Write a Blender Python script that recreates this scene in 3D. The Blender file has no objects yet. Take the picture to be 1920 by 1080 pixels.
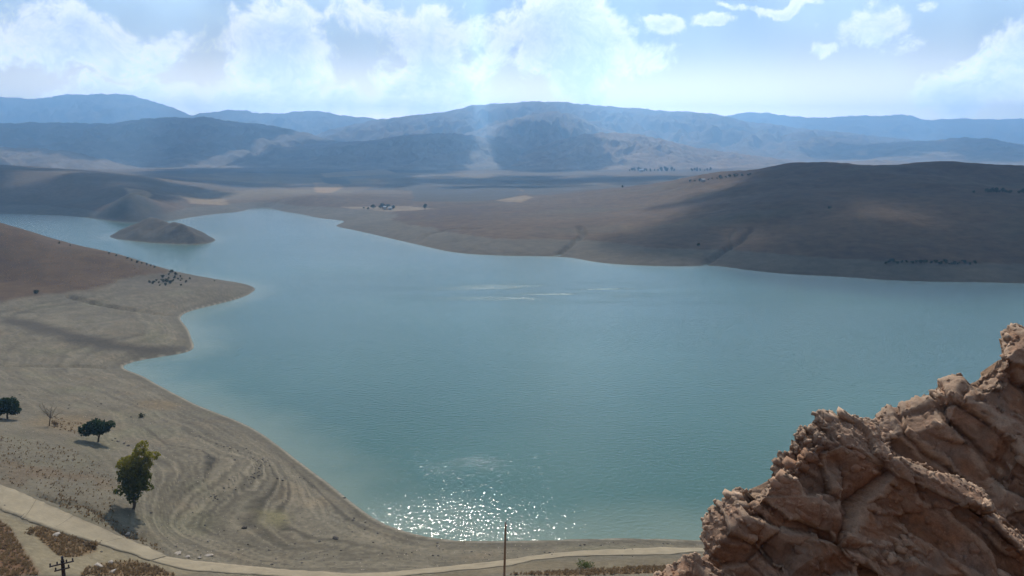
import bpy, math, random
import numpy as np
from math import radians, sin, cos, tan, atan, pi

SC = bpy.context.scene
COL = SC.collection
rng = np.random.default_rng(11)
random.seed(5)

# ------------------------------------------------------------------ camera
FPX, W0, H0 = 1478.0, 1920.0, 1080.0
CAMZ = 60.0
PITCH = atan(240.0 / FPX)
cam_d = bpy.data.cameras.new('camera')
cam_d.sensor_width = 36.0
cam_d.lens = 36.0 * FPX / W0
cam_d.clip_start = 0.3
cam_d.clip_end = 60000
cam = bpy.data.objects.new('camera', cam_d)
COL.objects.link(cam)
cam.location = (0, 0, CAMZ)
cam.rotation_euler = (pi / 2 - PITCH, 0, 0)
SC.camera = cam

# ------------------------------------------------------------------ light
SUN_EL, SUN_AZ = radians(43), radians(-4)        # azimuth from +Y, positive to +X
sl = bpy.data.lights.new('sun', 'SUN')
sl.energy = 5.0
sl.angle = radians(0.5)
sl.color = (1.0, 0.93, 0.82)
sun = bpy.data.objects.new('sun', sl)
COL.objects.link(sun)
sun.rotation_euler = (-(pi / 2 - SUN_EL), 0, -SUN_AZ)
SC.view_settings.view_transform = 'Standard'
SC.view_settings.look = 'None'
SC.view_settings.exposure = 0.0
SC.view_settings.gamma = 1.0
SC.cycles.use_denoising = True
SC.cycles.max_bounces = 5
SC.cycles.diffuse_bounces = 2
SC.cycles.glossy_bounces = 2
SC.cycles.volume_bounces = 1
SC.cycles.transparent_max_bounces = 48
SC.cycles.caustics_reflective = False
SC.cycles.sample_clamp_direct = 0

world = bpy.data.worlds.new('World')
SC.world = world
world.use_nodes = True
HAZE_DENS = 2.0e-4
HAZE_COL = (0.31, 0.60, 1.0, 1)


class NT:
    """small helper to write node trees"""
    def __init__(self, tree):
        self.t = tree
        self.n = tree.nodes
        self.l = tree.links

    def _in(self, sock, v):
        if v is None:
            return
        if hasattr(v, 'is_output') or isinstance(v, bpy.types.NodeSocket):
            self.l.new(v, sock)
        else:
            if sock.type == 'RGBA' and len(v) == 3:
                v = (*v, 1)
            sock.default_value = v

    def node(self, typ, ins=None, **kw):
        nd = self.n.new(typ)
        for k, v in kw.items():
            setattr(nd, k, v)
        for k, v in (ins or {}).items():
            self._in(nd.inputs[k], v)
        return nd

    def math(self, op, a, b=None, c=None, clamp=False):
        nd = self.n.new('ShaderNodeMath')
        nd.operation = op
        nd.use_clamp = clamp
        for i, v in enumerate((a, b, c)):
            self._in(nd.inputs[i], v)
        return nd.outputs[0]

    def vmath(self, op, a, b=None, out=0):
        nd = self.n.new('ShaderNodeVectorMath')
        nd.operation = op
        self._in(nd.inputs[0], a)
        if b is not None:
            self._in(nd.inputs[1], b)
        return nd.outputs[out]

    def ramp(self, fac, stops, interp='LINEAR'):
        nd = self.n.new('ShaderNodeValToRGB')
        nd.color_ramp.interpolation = interp
        els = nd.color_ramp.elements
        while len(els) < len(stops):
            els.new(0.5)
        for e, (p, c) in zip(els, stops):
            e.position = p
            e.color = (*c, 1) if len(c) == 3 else c
        self._in(nd.inputs[0], fac)
        return nd.outputs[0]

    def smooth(self, v, a, b, lo=0.0, hi=1.0):
        nd = self.n.new('ShaderNodeMapRange')
        nd.interpolation_type = 'SMOOTHSTEP'
        self._in(nd.inputs[0], v)
        for i, x in enumerate((a, b, lo, hi)):
            self._in(nd.inputs[i + 1], x)
        return nd.outputs[0]

    def mix(self, fac, a, b, blend='MIX'):
        nd = self.n.new('ShaderNodeMix')
        nd.data_type = 'RGBA'
        nd.blend_type = blend
        self._in(nd.inputs[0], fac)
        self._in(nd.inputs[6], a)
        self._in(nd.inputs[7], b)
        return nd.outputs[2]

    def noise(self, vec, scale, detail=4, rough=0.55, dist=0.0, out=0):
        nd = self.n.new('ShaderNodeTexNoise')
        if vec is not None:
            self.l.new(vec, nd.inputs['Vector'])
        nd.inputs['Scale'].default_value = scale
        nd.inputs['Detail'].default_value = detail
        nd.inputs['Roughness'].default_value = rough
        nd.inputs['Distortion'].default_value = dist
        return nd.outputs[out]


# pixel of the photograph -> direction from the eye point
CP, SP = cos(PITCH), sin(PITCH)


def pdir(px, py):
    u, v = (px - 960.0) / FPX, (540.0 - py) / FPX
    return np.array([u, CP + v * SP, -SP + v * CP])


def at_z(px, py, z=0.0):
    d = pdir(px, py)
    t = (z - CAMZ) / d[2]
    return np.array([d[0] * t, d[1] * t, z])


def at_y(px, py, y):
    d = pdir(px, py)
    t = y / d[1]
    return np.array([d[0] * t, y, CAMZ + d[2] * t])


# ------------------------------------------------------------------ world: sky with cumulus
def build_world():
    n = NT(world.node_tree)
    n.n.clear()
    out = n.node('ShaderNodeOutputWorld')
    sky = n.node('ShaderNodeTexSky', sky_type='NISHITA', sun_disc=False)
    sky.sun_elevation = SUN_EL
    sky.sun_rotation = SUN_AZ
    sky.altitude = 1500
    sky.air_density = 1.0
    sky.dust_density = 1.0
    sky.ozone_density = 0.8
    bg_sky = n.node('ShaderNodeBackground', {'Color': sky.outputs[0], 'Strength': 0.085})
    tc = n.node('ShaderNodeTexCoord')
    d = n.vmath('NORMALIZE', tc.outputs['Generated'])
    sep = n.node('ShaderNodeSeparateXYZ', {0: d})
    # domain warp for the billowed edges
    def warp(v, scale, amp, det=3):
        w_ = n.vmath('SCALE', n.vmath('SUBTRACT', n.noise(v, scale, det, 0.55, out=1), (0.5, 0.5, 0.5)))
        w_.node.inputs[3].default_value = amp
        return n.vmath('ADD', v, w_)
    dw = warp(d, 5.0, 0.10)
    dw2 = warp(warp(d, 9.0, 0.10, 2), 34.0, 0.035, 4)
    dw3 = warp(warp(d, 30.0, 0.014, 3), 110.0, 0.008, 4)
    f1 = n.noise(dw, 13.0, 9, 0.60)
    f1b = n.noise(n.vmath('ADD', dw, (-0.002, 0.0, 0.011)), 13.0, 9, 0.60)
    f2 = n.noise(dw2, 46.0, 6, 0.62)
    f2b = n.noise(n.vmath('ADD', dw2, (-0.001, 0.0, 0.004)), 46.0, 6, 0.62)
    fbm = n.math('ADD', n.math('MULTIPLY', n.math('SUBTRACT', f1, 0.5), 2.1),
                 n.math('MULTIPLY', n.math('SUBTRACT', f2, 0.5), 0.75))
    relief = n.math('ADD', n.math('MULTIPLY', n.math('SUBTRACT', f1, f1b), 1.6), n.math('MULTIPLY', n.math('SUBTRACT', f2, f2b), 1.0))
    # cumulus banks: direction (from photo pixel), half width, half height, weight
    banks = [(170, 90, 190, 60, .75), (60, 20, 130, 40, .5), (360, 60, 120, 45, .5), (520, 110, 110, 75, 1.0),
             (560, 60, 50, 55, .8), (480, 190, 500, 40, .85),
             (800, 150, 110, 60, .95), (860, 90, 160, 70, .75),
             (690, 40, 110, 50, .6), (1090, 80, 110, 95, 1.05), (1090, 25, 55, 50, .8), (1000, 100, 50, 45, .75),
             (1190, 110, 60, 35, .5), (1245, 42, 34, 17, .80), (1342, 36, 42, 15, .80), (1430, -4, 120, 14, .75),
             (1640, 55, 75, 42, .80), (1690, 85, 50, 25, .7), (1545, 92, 24, 16, .70), (1740, 14, 24, 15, .72),
             (1880, 140, 85, 75, 1.05), (1810, 180, 90, 42, .9), (1905, 85, 45, 38, .9)]
    acc = None
    low = None
    for px, py, hw, hh, w in banks:
        c = pdir(px, py)
        c = c / np.linalg.norm(c)
        df = n.vmath('SUBTRACT', dw2 if hw > 80 else dw3, tuple(c))
        sc = n.vmath('MULTIPLY', df, (FPX / hw, FPX / hw, FPX / hh))
        ln = n.vmath('LENGTH', sc, out=1)
        b = n.math('MULTIPLY', n.smooth(ln, 1.55, 0.2), w)
        acc = b if acc is None else n.math('MAXIMUM', acc, b)
        zz = n.node('ShaderNodeSeparateXYZ', {0: sc}).outputs[2]
        lw = n.math('MULTIPLY', b, n.smooth(zz, 0.5, -0.9))
        low = lw if low is None else n.math('MAXIMUM', low, lw)
    # the rest of the sky: the same scattered cumulus
    cover = n.math('MULTIPLY', n.smooth(n.noise(d, 3.2, 3, 0.5), 0.5, 0.68), 0.85)
    up = n.smooth(sep.outputs[2], 0.19, 0.30)
    side = n.smooth(sep.outputs[1], 0.80, 0.70)
    elsewhere = n.math('MAXIMUM', up, side)
    acc = n.math('MAXIMUM', acc, n.math('MULTIPLY', cover, elsewhere))
    dens = n.math('ADD', acc, n.math('MULTIPLY', fbm, 0.85))
    alpha = n.smooth(dens, 0.30, 0.64)
    core = n.math('SUBTRACT', n.math('ADD', n.math('MULTIPLY', n.smooth(dens, 0.50, 1.15), 0.75), n.math('MULTIPLY', low, 0.40)), n.math('MULTIPLY', relief, 2.2), clamp=True)
    ccol = n.ramp(core, [(0.0, (1.0, 0.97, 0.92)), (0.40, (0.84, 0.86, 0.88)), (1.0, (0.64, 0.70, 0.79))])
    bg_c = n.node('ShaderNodeBackground', {'Color': ccol, 'Strength': n.smooth(sep.outputs[2], 0.15, 0.045, 1.75, 5.0)})
    # milky veil towards the horizon
    veil = n.smooth(sep.outputs[2], 0.19, 0.03)
    veil = n.math('MULTIPLY', veil, 0.92)
    toward = n.math('MULTIPLY', n.smooth(sep.outputs[1], 0.72, 0.985, 0.5, 1.0), n.smooth(sep.outputs[2], 0.15, 0.045, 1.6, 6.6))
    bg_v = n.node('ShaderNodeBackground', {'Color': (1.0, 0.87, 0.69, 1), 'Strength': toward})
    thin = n.math('MULTIPLY', n.smooth(n.noise(d, 4.0, 5, 0.55, 0.4), 0.30, 0.72, 0.25, 1.0), 0.68)
    thin = n.math('MULTIPLY', thin, n.smooth(sep.outputs[1], -0.2, 0.85, 0.08, 1.0))
    thin = n.math('MULTIPLY', thin, n.smooth(sep.outputs[2], -0.02, 0.05))
    bg_t = n.node('ShaderNodeBackground', {'Color': (0.80, 0.93, 1.0, 1), 'Strength': 1.45})
    m0 = n.node('ShaderNodeMixShader', {0: thin, 1: bg_sky.outputs[0], 2: bg_t.outputs[0]})
    m1 = n.node('ShaderNodeMixShader', {0: veil, 1: m0.outputs[0], 2: bg_v.outputs[0]})
    am = n.math('MULTIPLY', alpha, n.smooth(sep.outputs[2], -0.01, 0.09, 0.25, 0.92))
    m2 = n.node('ShaderNodeMixShader', {0: am, 1: m1.outputs[0], 2: bg_c.outputs[0]})
    n.l.new(m2.outputs[0], out.inputs[0])


build_world()

# ------------------------------------------------------------------ noise
def _h(ix, iy, iz, seed):
    h = (ix.astype(np.uint32) * np.uint32(374761393) + iy.astype(np.uint32) * np.uint32(668265263)
         + iz.astype(np.uint32) * np.uint32(2147483647 & 1274126177) + np.uint32(seed * 974711 & 0xffffffff))
    h = (h ^ (h >> np.uint32(13))) * np.uint32(1274126177)
    h = (h ^ (h >> np.uint32(16))) * np.uint32(2246822519)
    return h ^ (h >> np.uint32(15))


def _u(h):
    return (h & np.uint32(0xffffff)).astype(np.float64) / float(0xffffff)


def noise2(x, y, seed=0):
    xi, yi = np.floor(x).astype(np.int64), np.floor(y).astype(np.int64)
    xf, yf = x - xi, y - yi
    ux, uy = xf * xf * xf * (xf * (xf * 6 - 15) + 10), yf * yf * yf * (yf * (yf * 6 - 15) + 10)
    z = np.zeros_like(xi)

    def g(dx, dy):
        a = _u(_h(xi + dx, yi + dy, z, seed)) * 2 * pi
        return np.cos(a) * (xf - dx) + np.sin(a) * (yf - dy)
    a = g(0, 0) * (1 - ux) + g(1, 0) * ux
    b = g(0, 1) * (1 - ux) + g(1, 1) * ux
    return (a * (1 - uy) + b * uy) * 1.5


def fbm2(x, y, oct=5, seed=0, gain=0.5, ridged=False):
    s, a, f, tot = 0, 1.0, 1.0, 0
    for o in range(oct):
        n = noise2(x * f + 17.3 * o, y * f - 9.1 * o, seed + o)
        if ridged:
            n = 1 - 2 * np.abs(n)
        s = s + a * n
        tot += a
        a *= gain
        f *= 2.03
    return s / tot


def noise3(p, seed=0):
    i = np.floor(p).astype(np.int64)
    f = p - i
    u = f * f * f * (f * (f * 6 - 15) + 10)
    res = 0
    for dx in (0, 1):
        for dy in (0, 1):
            for dz in (0, 1):
                h = _h(i[:, 0] + dx, i[:, 1] + dy, i[:, 2] + dz, seed)
                gx = (h & np.uint32(1023)).astype(float) / 511.5 - 1
                gy = ((h >> np.uint32(10)) & np.uint32(1023)).astype(float) / 511.5 - 1
                gz = ((h >> np.uint32(20)) & np.uint32(1023)).astype(float) / 511.5 - 1
                d = gx * (f[:, 0] - dx) + gy * (f[:, 1] - dy) + gz * (f[:, 2] - dz)
                w = (u[:, 0] if dx else 1 - u[:, 0]) * (u[:, 1] if dy else 1 - u[:, 1]) * (u[:, 2] if dz else 1 - u[:, 2])
                res = res + d * w
    return res


def fbm3(p, oct=4, seed=0, gain=0.5, ridged=False):
    s, a, f, tot = 0, 1.0, 1.0, 0
    for o in range(oct):
        n = noise3(p * f + 11.7 * o, seed + o)
        if ridged:
            n = 1 - 2 * np.abs(n)
        s = s + a * n
        tot += a
        a *= gain
        f *= 2.05
    return s / tot


def facets(p, seed, tilt):
    """fractured rock: every cell of a 3D Voronoi pattern is a tilted plane; returns offset and distance to the crack"""
    i = np.floor(p).astype(np.int64)
    best = np.full(len(p), 1e9)
    sec = np.full(len(p), 1e9)
    off = np.zeros(len(p))
    for dx in (-1, 0, 1):
        for dy in (-1, 0, 1):
            for dz in (-1, 0, 1):
                cx, cy, cz = i[:, 0] + dx, i[:, 1] + dy, i[:, 2] + dz
                h1, h2, h3 = _h(cx, cy, cz, seed), _h(cx, cy, cz, seed + 91), _h(cx, cy, cz, seed + 173)
                c = np.stack([cx + _u(h1), cy + _u(h2), cz + _u(h3)], 1)
                d = p - c
                dist = np.sqrt((d * d).sum(1))
                g = np.stack([_u(_h(cx, cy, cz, seed + k)) - .5 for k in (7, 23, 51)], 1)
                o = (d * g).sum(1) * tilt + (_u(_h(cx, cy, cz, seed + 77)) - .5) * 0.9
                m = dist < best
                sec = np.where(m, best, np.minimum(sec, dist))
                off = np.where(m, o, off)
                best = np.where(m, dist, best)
    return off, sec - best


def sstep(x, a, b):
    t = np.clip((x - a) / (b - a), 0, 1)
    return t * t * (3 - 2 * t)


# ------------------------------------------------------------------ object helpers
def add_obj(name, me, parent=None):
    o = bpy.data.objects.new(name, me)
    COL.objects.link(o)
    if parent is not None:
        o.parent = parent
    return o


def mesh_np(name, verts, quads, mats, smooth=True, tris=None, mat_idx=None):
    me = bpy.data.meshes.new(name)
    verts = np.asarray(verts, dtype=np.float32)
    parts, tot = [], []
    if quads is not None and len(quads):
        q = np.asarray(quads, dtype=np.int32)
        parts.append(q.ravel())
        tot.append(np.full(len(q), 4, dtype=np.int32))
    if tris is not None and len(tris):
        t = np.asarray(tris, dtype=np.int32)
        parts.append(t.ravel())
        tot.append(np.full(len(t), 3, dtype=np.int32))
    loops = np.concatenate(parts)
    tot = np.concatenate(tot)
    me.vertices.add(len(verts))
    me.vertices.foreach_set('co', verts.ravel())
    me.loops.add(len(loops))
    me.loops.foreach_set('vertex_index', loops)
    me.polygons.add(len(tot))
    st = np.concatenate([[0], np.cumsum(tot)[:-1]]).astype(np.int32)
    me.polygons.foreach_set('loop_start', st)
    me.polygons.foreach_set('loop_total', tot)
    if smooth:
        me.polygons.foreach_set('use_smooth', np.ones(len(tot), dtype=bool))
    if mat_idx is not None:
        me.polygons.foreach_set('material_index', np.asarray(mat_idx, dtype=np.int32))
    for m in (mats if isinstance(mats, (list, tuple)) else [mats]):
        me.materials.append(m)
    me.update(calc_edges=True)
    me.validate()
    return me


def set_attr(me, name, arr):
    if arr.ndim == 2:
        a = me.attributes.new(name, 'FLOAT_COLOR', 'POINT')
        c = np.ones((len(arr), 4), dtype=np.float32)
        c[:, :3] = arr
        a.data.foreach_set('color', c.ravel())
    else:
        a = me.attributes.new(name, 'FLOAT', 'POINT')
        a.data.foreach_set('value', arr.astype(np.float32))


def tag(o, label=None, cat=None, group=None, kind=None):
    if label:
        o['label'] = label
    if cat:
        o['category'] = cat
    if group:
        o['group'] = group
    if kind:
        o['kind'] = kind
    return o


def empty(name, loc):
    o = bpy.data.objects.new(name, None)
    o.empty_display_size = 0.3
    COL.objects.link(o)
    o.location = tuple(float(v) for v in loc)
    return o


def grid_quads(nr, nc, wrap=False):
    r = np.arange(nr - 1)[:, None]
    c = np.arange(nc if wrap else nc - 1)[None, :]
    c2 = (c + 1) % nc
    return np.stack([r * nc + c, r * nc + c2, (r + 1) * nc + c2, (r + 1) * nc + c], -1).reshape(-1, 4)


# ------------------------------------------------------------------ materials
def new_mat(name):
    m = bpy.data.materials.new(name)
    m.use_nodes = True
    n = NT(m.node_tree)
    n.n.clear()
    out = n.node('ShaderNodeOutputMaterial')
    return m, n, out


def ground_material(name, fine=1.6, bump=0.25, bdist=0.3, rough=0.95, amt=0.35):
    m, n, out = new_mat(name)
    at = n.node('ShaderNodeAttribute', attribute_name='tone')
    geo = n.node('ShaderNodeNewGeometry')
    a = n.noise(geo.outputs[0], fine, 5, 0.65)
    b = n.noise(geo.outputs[0], fine * 0.13, 4, 0.6)
    f = n.math('ADD', n.math('MULTIPLY', a, 0.6), n.math('MULTIPLY', b, 0.4))
    mul = n.smooth(f, 0.28, 0.72, 1 - amt, 1 + amt)
    col = n.vmath('SCALE', at.outputs['Color'])
    n.l.new(mul, col.node.inputs[3])
    bp = n.node('ShaderNodeBump', {'Strength': bump, 'Distance': bdist, 'Height': a})
    p = n.node('ShaderNodeBsdfPrincipled', {'Base Color': col, 'Roughness': rough, 'Normal': bp.outputs[0]})
    p.inputs['Specular IOR Level'].default_value = 0.15
    n.l.new(p.outputs[0], out.inputs[0])
    return m


M_ground = ground_material('shore_soil', 1.3, 0.45, 0.25, amt=0.30)
M_far = ground_material('dry_hillside', 0.16, 0.5, 1.2, amt=0.28)
M_mount = ground_material('mountain_slope', 0.012, 0.6, 12.0, amt=0.3)
M_road = ground_material('pale_concrete', 2.2, 0.15, 0.1, amt=0.12)

# ------------------------------------------------------------------ the land round the lake
P0 = lambda pts: np.array([at_z(x, y)[:2] for x, y in pts])
near_shore = [(490, 541), (472, 551), (440, 563), (400, 572), (362, 580), (332, 594), (345, 606), (357, 622), (361, 640),
              (369, 655), (355, 662), (300, 669), (250, 676), (213, 687), (235, 693), (262, 701), (300, 722), (345, 748),
              (400, 773), (450, 790), (490, 812), (540, 850), (600, 895), (640, 927), (680, 960), (720, 986), (780, 1003),
              (830, 1013), (900, 1017), (1000, 1014), (1100, 1011), (1200, 1010), (1330, 1014)]
right_world = np.array([(60, 118), (92, 124), (135, 142), (220, 175), (330, 230), (600, 300), (640, 360), (600, 420)], float)
far_shore = [(2300, 545), (2080, 537), (1920, 531), (1830, 529), (1700, 527), (1600, 521), (1540, 516), (1480, 515),
             (1400, 507), (1345, 497), (1320, 498), (1290, 500), (1230, 499), (1160, 496), (1110, 491), (1075, 483), (1045, 480),
             (960, 480), (880, 477), (830, 470), (780, 458), (720, 444), (680, 435), (625, 424), (652, 414), (600, 410),
             (570, 402), (530, 396), (497, 388), (470, 391), (455, 397), (400, 401), (340, 410), (325, 413), (265, 418),
             (240, 418), (165, 408), (120, 404), (60, 402), (0, 401), (-150, 399), (-500, 402)]
back_world = []
for px, y in ((-420, 560), (-150, 545), (0, 515), (100, 492), (200, 470), (300, 436), (345, 408), (400, 398), (450, 386)):
    back_world.append(((px - 960) / FPX * y / 0.99, y))
lake = np.concatenate([P0(near_shore), right_world, P0(far_shore), np.array(back_world)])
islet_poly = np.concatenate([P0([(205, 442), (215, 448), (260, 453), (320, 458), (370, 459.5), (398, 456), (408, 450)]),
                             np.array([((x - 960) / FPX * y, y) for x, y in ((385, 635), (345, 665), (300, 680), (250, 672), (215, 650))])])


def wiggle(poly, amp, seed, step):
    """resample a closed outline and give it small irregularities"""
    out = []
    n = len(poly)
    for i in range(n):
        a, b = poly[i], poly[(i + 1) % n]
        L = np.hypot(*(b - a))
        d = np.hypot(*a)
        k = int(np.clip(L / max(2.0, step * d), 1, 30))
        for j in range(k):
            out.append(a + (b - a) * j / k)
    out = np.array(out)
    for it in range(1):
        out = (np.roll(out, 1, 0) + 2 * out + np.roll(out, -1, 0)) / 4
    r = np.hypot(out[:, 0], out[:, 1])
    f = (14.0 if amp > .002 else 55.0) / r
    out[:, 0] += amp * r * fbm2(out[:, 0] * f, out[:, 1] * f, 3, seed)
    out[:, 1] += amp * r * fbm2(out[:, 0] * f + 40, out[:, 1] * f, 3, seed + 9)
    return out


lake = wiggle(wiggle(lake, 0.0032, 3, 0.02), 0.0010, 4, 0.008)
islet_poly = wiggle(islet_poly, 0.003, 5, 0.02)


def poly_dist(x, y, poly):
    """distance to the outline and inside flag"""
    best = np.full(x.shape, 1e18)
    ins = np.zeros(x.shape, bool)
    n = len(poly)
    for i in range(n):
        ax, ay = poly[i]
        bx, by = poly[(i + 1) % n]
        ex, ey = bx - ax, by - ay
        t = np.clip(((x - ax) * ex + (y - ay) * ey) / (ex * ex + ey * ey + 1e-12), 0, 1)
        d = (x - ax - t * ex) ** 2 + (y - ay - t * ey) ** 2
        np.minimum(best, d, out=best)
        if ay != by:
            c = ((ay > y) != (by > y)) & (x < ex * (y - ay) / (ey) + ax)
            ins ^= c
    return np.sqrt(best), ins


def land_sd(x, y):
    d1, i1 = poly_dist(x, y, lake)
    d2, i2 = poly_dist(x, y, islet_poly)
    sd = np.where(i1, -d1, d1)
    return np.where(i2, d2, np.where(i1, np.maximum(sd, -d2), sd)), i2


# polar net of the heightfield (only its density follows the distance)
OX, OY = 0.0, -15.0
rr = [3.0]
while rr[-1] < 12000:
    r = rr[-1]
    rr.append(r * (1 + (0.02 if r < 70 else 0.0072 if r < 1200 else 0.016 if r < 4000 else 0.035)))
rr = np.array(rr)
az = np.concatenate([np.arange(-36, 36, 0.09), np.arange(36, 64, 0.5), np.arange(64, 296, 4.0), np.arange(296, 324, 0.5)])
az = np.radians(np.sort(np.where(az > 180, az - 360, az)))
NR, NC = len(rr), len(az)
GX = OX + rr[:, None] * np.sin(az)[None, :]
GY = OY + rr[:, None] * np.cos(az)[None, :]
SD, ISL = land_sd(GX, GY)


def blur(a, k, n):
    for _ in range(n):
        p = np.pad(a, ((k, k), (0, 0)), 'edge')
        c = np.cumsum(np.pad(p, ((1, 0), (0, 0))), 0)
        a = (c[2 * k + 1:] - c[:-2 * k - 1]) / (2 * k + 1)
        p = np.pad(a, ((0, 0), (k, k)), 'wrap')
        c = np.cumsum(np.pad(p, ((0, 0), (1, 0))), 1)
        a = (c[:, 2 * k + 1:] - c[:, :-2 * k - 1]) / (2 * k + 1)
    return a


RAD = np.hypot(GX, GY)
SDB = blur(SD, 5, 3)
wb = sstep(SD, 0, 0.05 * RAD) * (~ISL)
SDF = SD * (1 - wb) + np.maximum(SDB, 0.2 * SD) * wb

ctrl = []


def cz(px, py, z):
    p = at_z(px, py, z)
    ctrl.append(tuple(p))


def cy(px, py, y):
    ctrl.append(tuple(at_y(px, py, y)))


def cw(x, y, z):
    ctrl.append((x, y, z))


for a in [(0, 418, 425), (50, 437, 415), (100, 455, 410), (150, 464, 405), (200, 473, 400), (250, 487, 395), (300, 501, 389), (345, 515, 380), (400, 524, 380), (450, 533, 374), (-150, 372, 440), (-400, 340, 440)]:
    cy(*a)
for a in [(150, 550, 5.5), (0, 530, 6.5), (250, 523, 5.2), (75, 500, 12), (0, 470, 17), (180, 505, 9), (310, 532, 3.5), (400, 550, 2.6), (0, 600, 4.6), (0, 685, 4.8), (200, 640, 2.6),
          (300, 620, 2.4), (100, 600, 3.8), (0, 780, 8), (100, 720, 4.2), (-300, 600, 20), (-300, 800, 22), (250, 740, 2.4), (183, 830, 6.8), (95, 795, 7.2),
          (300, 830, 4.6), (400, 832, 3.4), (488, 862, 3.3), (497, 885, 3.3), (405, 932, 3.4), (345, 985, 3.6), (395, 885, 4.6), (330, 900, 5.4), (560, 900, 1.4), (460, 955, 2.6), (540, 980, 1.9), (560, 1030, 2.4), (640, 1000, 1.6), (440, 1030, 3.6), (330, 1020, 5.6), (120, 870, 9.0),
          (0, 900, 11), (250, 950, 8), (100, 950, 11.2), (0, 955, 12.5), (0, 1000, 14.5), (60, 1060, 15), (150, 1060, 12.5), (400, 1062, 6.8),
          (600, 1062, 4.4), (900, 1060, 3.2), (1290, 1035, 2.8), (1100, 1066, 4.6), (960, 1080, 6.2), (700, 1080, 6.4), (1300, 1080, 6), (300, 1080, 9.5)]:
    cz(*a)
for a in [(0, 75, 11), (0, 60, 18), (0, 40, 30), (0, 20, 45.5), (0, 8, 53.2), (0, 0, 58), (0, -15, 62), (0, -40, 66), (-55, 79, 15.4),
          (-40, 50, 26), (-20, 60, 19), (-31, 51, 23.5), (-25, 25, 41), (-60, 40, 33), (-80, 60, 23.5), (-90, 20, 48), (30, 50, 22), (50, 60, 15), (60, 30, 35),
          (12, 20, 42), (8, 10, 49), (40, 10, 50), (100, 60, 20), (100, 20, 45), (160, 60, 24), (-10, 5, 54), (15, 0, 57),
          (0, -200, 90), (-300, -100, 90), (300, -100, 80), (0, -2000, 200), (-2000, 0, 150), (2000, 0, 150), (-600, 300, 60), (900, 300, 60)]:
    cw(*a)
for a in [(1040, 365, 1100), (1150, 351, 1050), (1260, 341, 1000), (1330, 326, 930), (1400, 319, 890), (1480, 312, 850), (1560, 310, 830), (1640, 317, 820), (1690, 316, 800), (1740, 307, 780),
          (1800, 305, 760), (1850, 309, 755), (1920, 319, 760), (2100, 330, 760), (2500, 330, 760),
          (1400, 400, 560), (1700, 400, 520), (1700, 350, 640), (1550, 350, 680), (1400, 350, 720), (1150, 400, 720), (1250, 375, 800), (1900, 400, 500), (1900, 350, 620), (2200, 420, 480)]:
    cy(*a)
for a in [(1700, 491, 420), (1850, 494, 415), (1300, 470, 480), (1500, 488, 440), (900, 446, 555), (1060, 445, 550), (1230, 440, 540), (800, 424, 650), (2100, 500, 400)]:
    cy(*a)
for a in [(700, 398, 5), (700, 388, 6.5), (520, 384, 4.5)]:
    cz(*a)
for px, y, z in [(1480, 1150, 32), (1740, 1150, 34), (1920, 1150, 34), (1300, 1300, 20), (2200, 1150, 40)]:
    cw((px - 960) / FPX * y, y, z)
for a in [(800, 360, 1300), (900, 350, 1450), (600, 350, 1450), (700, 331, 2000), (1000, 331, 2000), (1200, 319, 2600), (500, 352, 1400), (400, 374, 1100),
          (60, 341, 1080), (150, 326, 1100), (0, 325, 1100), (220, 350, 1000), (330, 346, 1200), (270, 330, 1500), (240, 368, 800), (205, 392, 812), (275, 401, 790), (160, 388, 900), (350, 392, 900),
          (60, 387, 960), (-200, 325, 1100), (300, 415, 618), (240, 428, 632), (360, 430, 604), (390, 442, 600)]:
    cy(*a)
for px in (-2500, -600, 0, 500, 960, 1400, 1920, 2600, 4500):
    cw((px - 960) / FPX * 5000, 5000, 48)
    cw((px - 960) / FPX * 3200, 3200, 36)
    cw((px - 960) / FPX * 11000, 11000, 58)
ctrl = np.array(ctrl, float)
csd, _ = land_sd(ctrl[:, 0], ctrl[:, 1])
# the blurred distance at the control points (nearest net vertex)
def net_index(x, y):
    r = np.hypot(x - OX, y - OY)
    a = np.arctan2(x - OX, y - OY)
    fi = np.interp(np.log(np.maximum(r, 0.1)), np.log(rr), np.arange(NR))
    fj = np.interp(a, az, np.arange(NC))
    return fi, fj


def bil(A, x, y):
    fi, fj = net_index(np.asarray(x, float), np.asarray(y, float))
    i = np.clip(np.floor(fi).astype(int), 0, NR - 2)
    j = np.clip(np.floor(fj).astype(int), 0, NC - 2)
    a, b = fi - i, fj - j
    return (A[i, j] * (1 - a) * (1 - b) + A[i + 1, j] * a * (1 - b) + A[i, j + 1] * (1 - a) * b + A[i + 1, j + 1] * a * b)


csd = bil(SDF, ctrl[:, 0], ctrl[:, 1])
ok = csd > 1.0
for bad in ctrl[~ok]:
    print('control in water', bad)
ctrl, csd = ctrl[ok], csd[ok]
cS = np.log(np.maximum(ctrl[:, 2], 0.3) / csd)


def lp(x, y):
    return np.stack([np.arctan2(x - OX, y - OY) * 1.3, np.log(np.maximum(np.hypot(x - OX, y - OY), 2.0))], -1)


CPn = lp(ctrl[:, 0], ctrl[:, 1])
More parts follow.
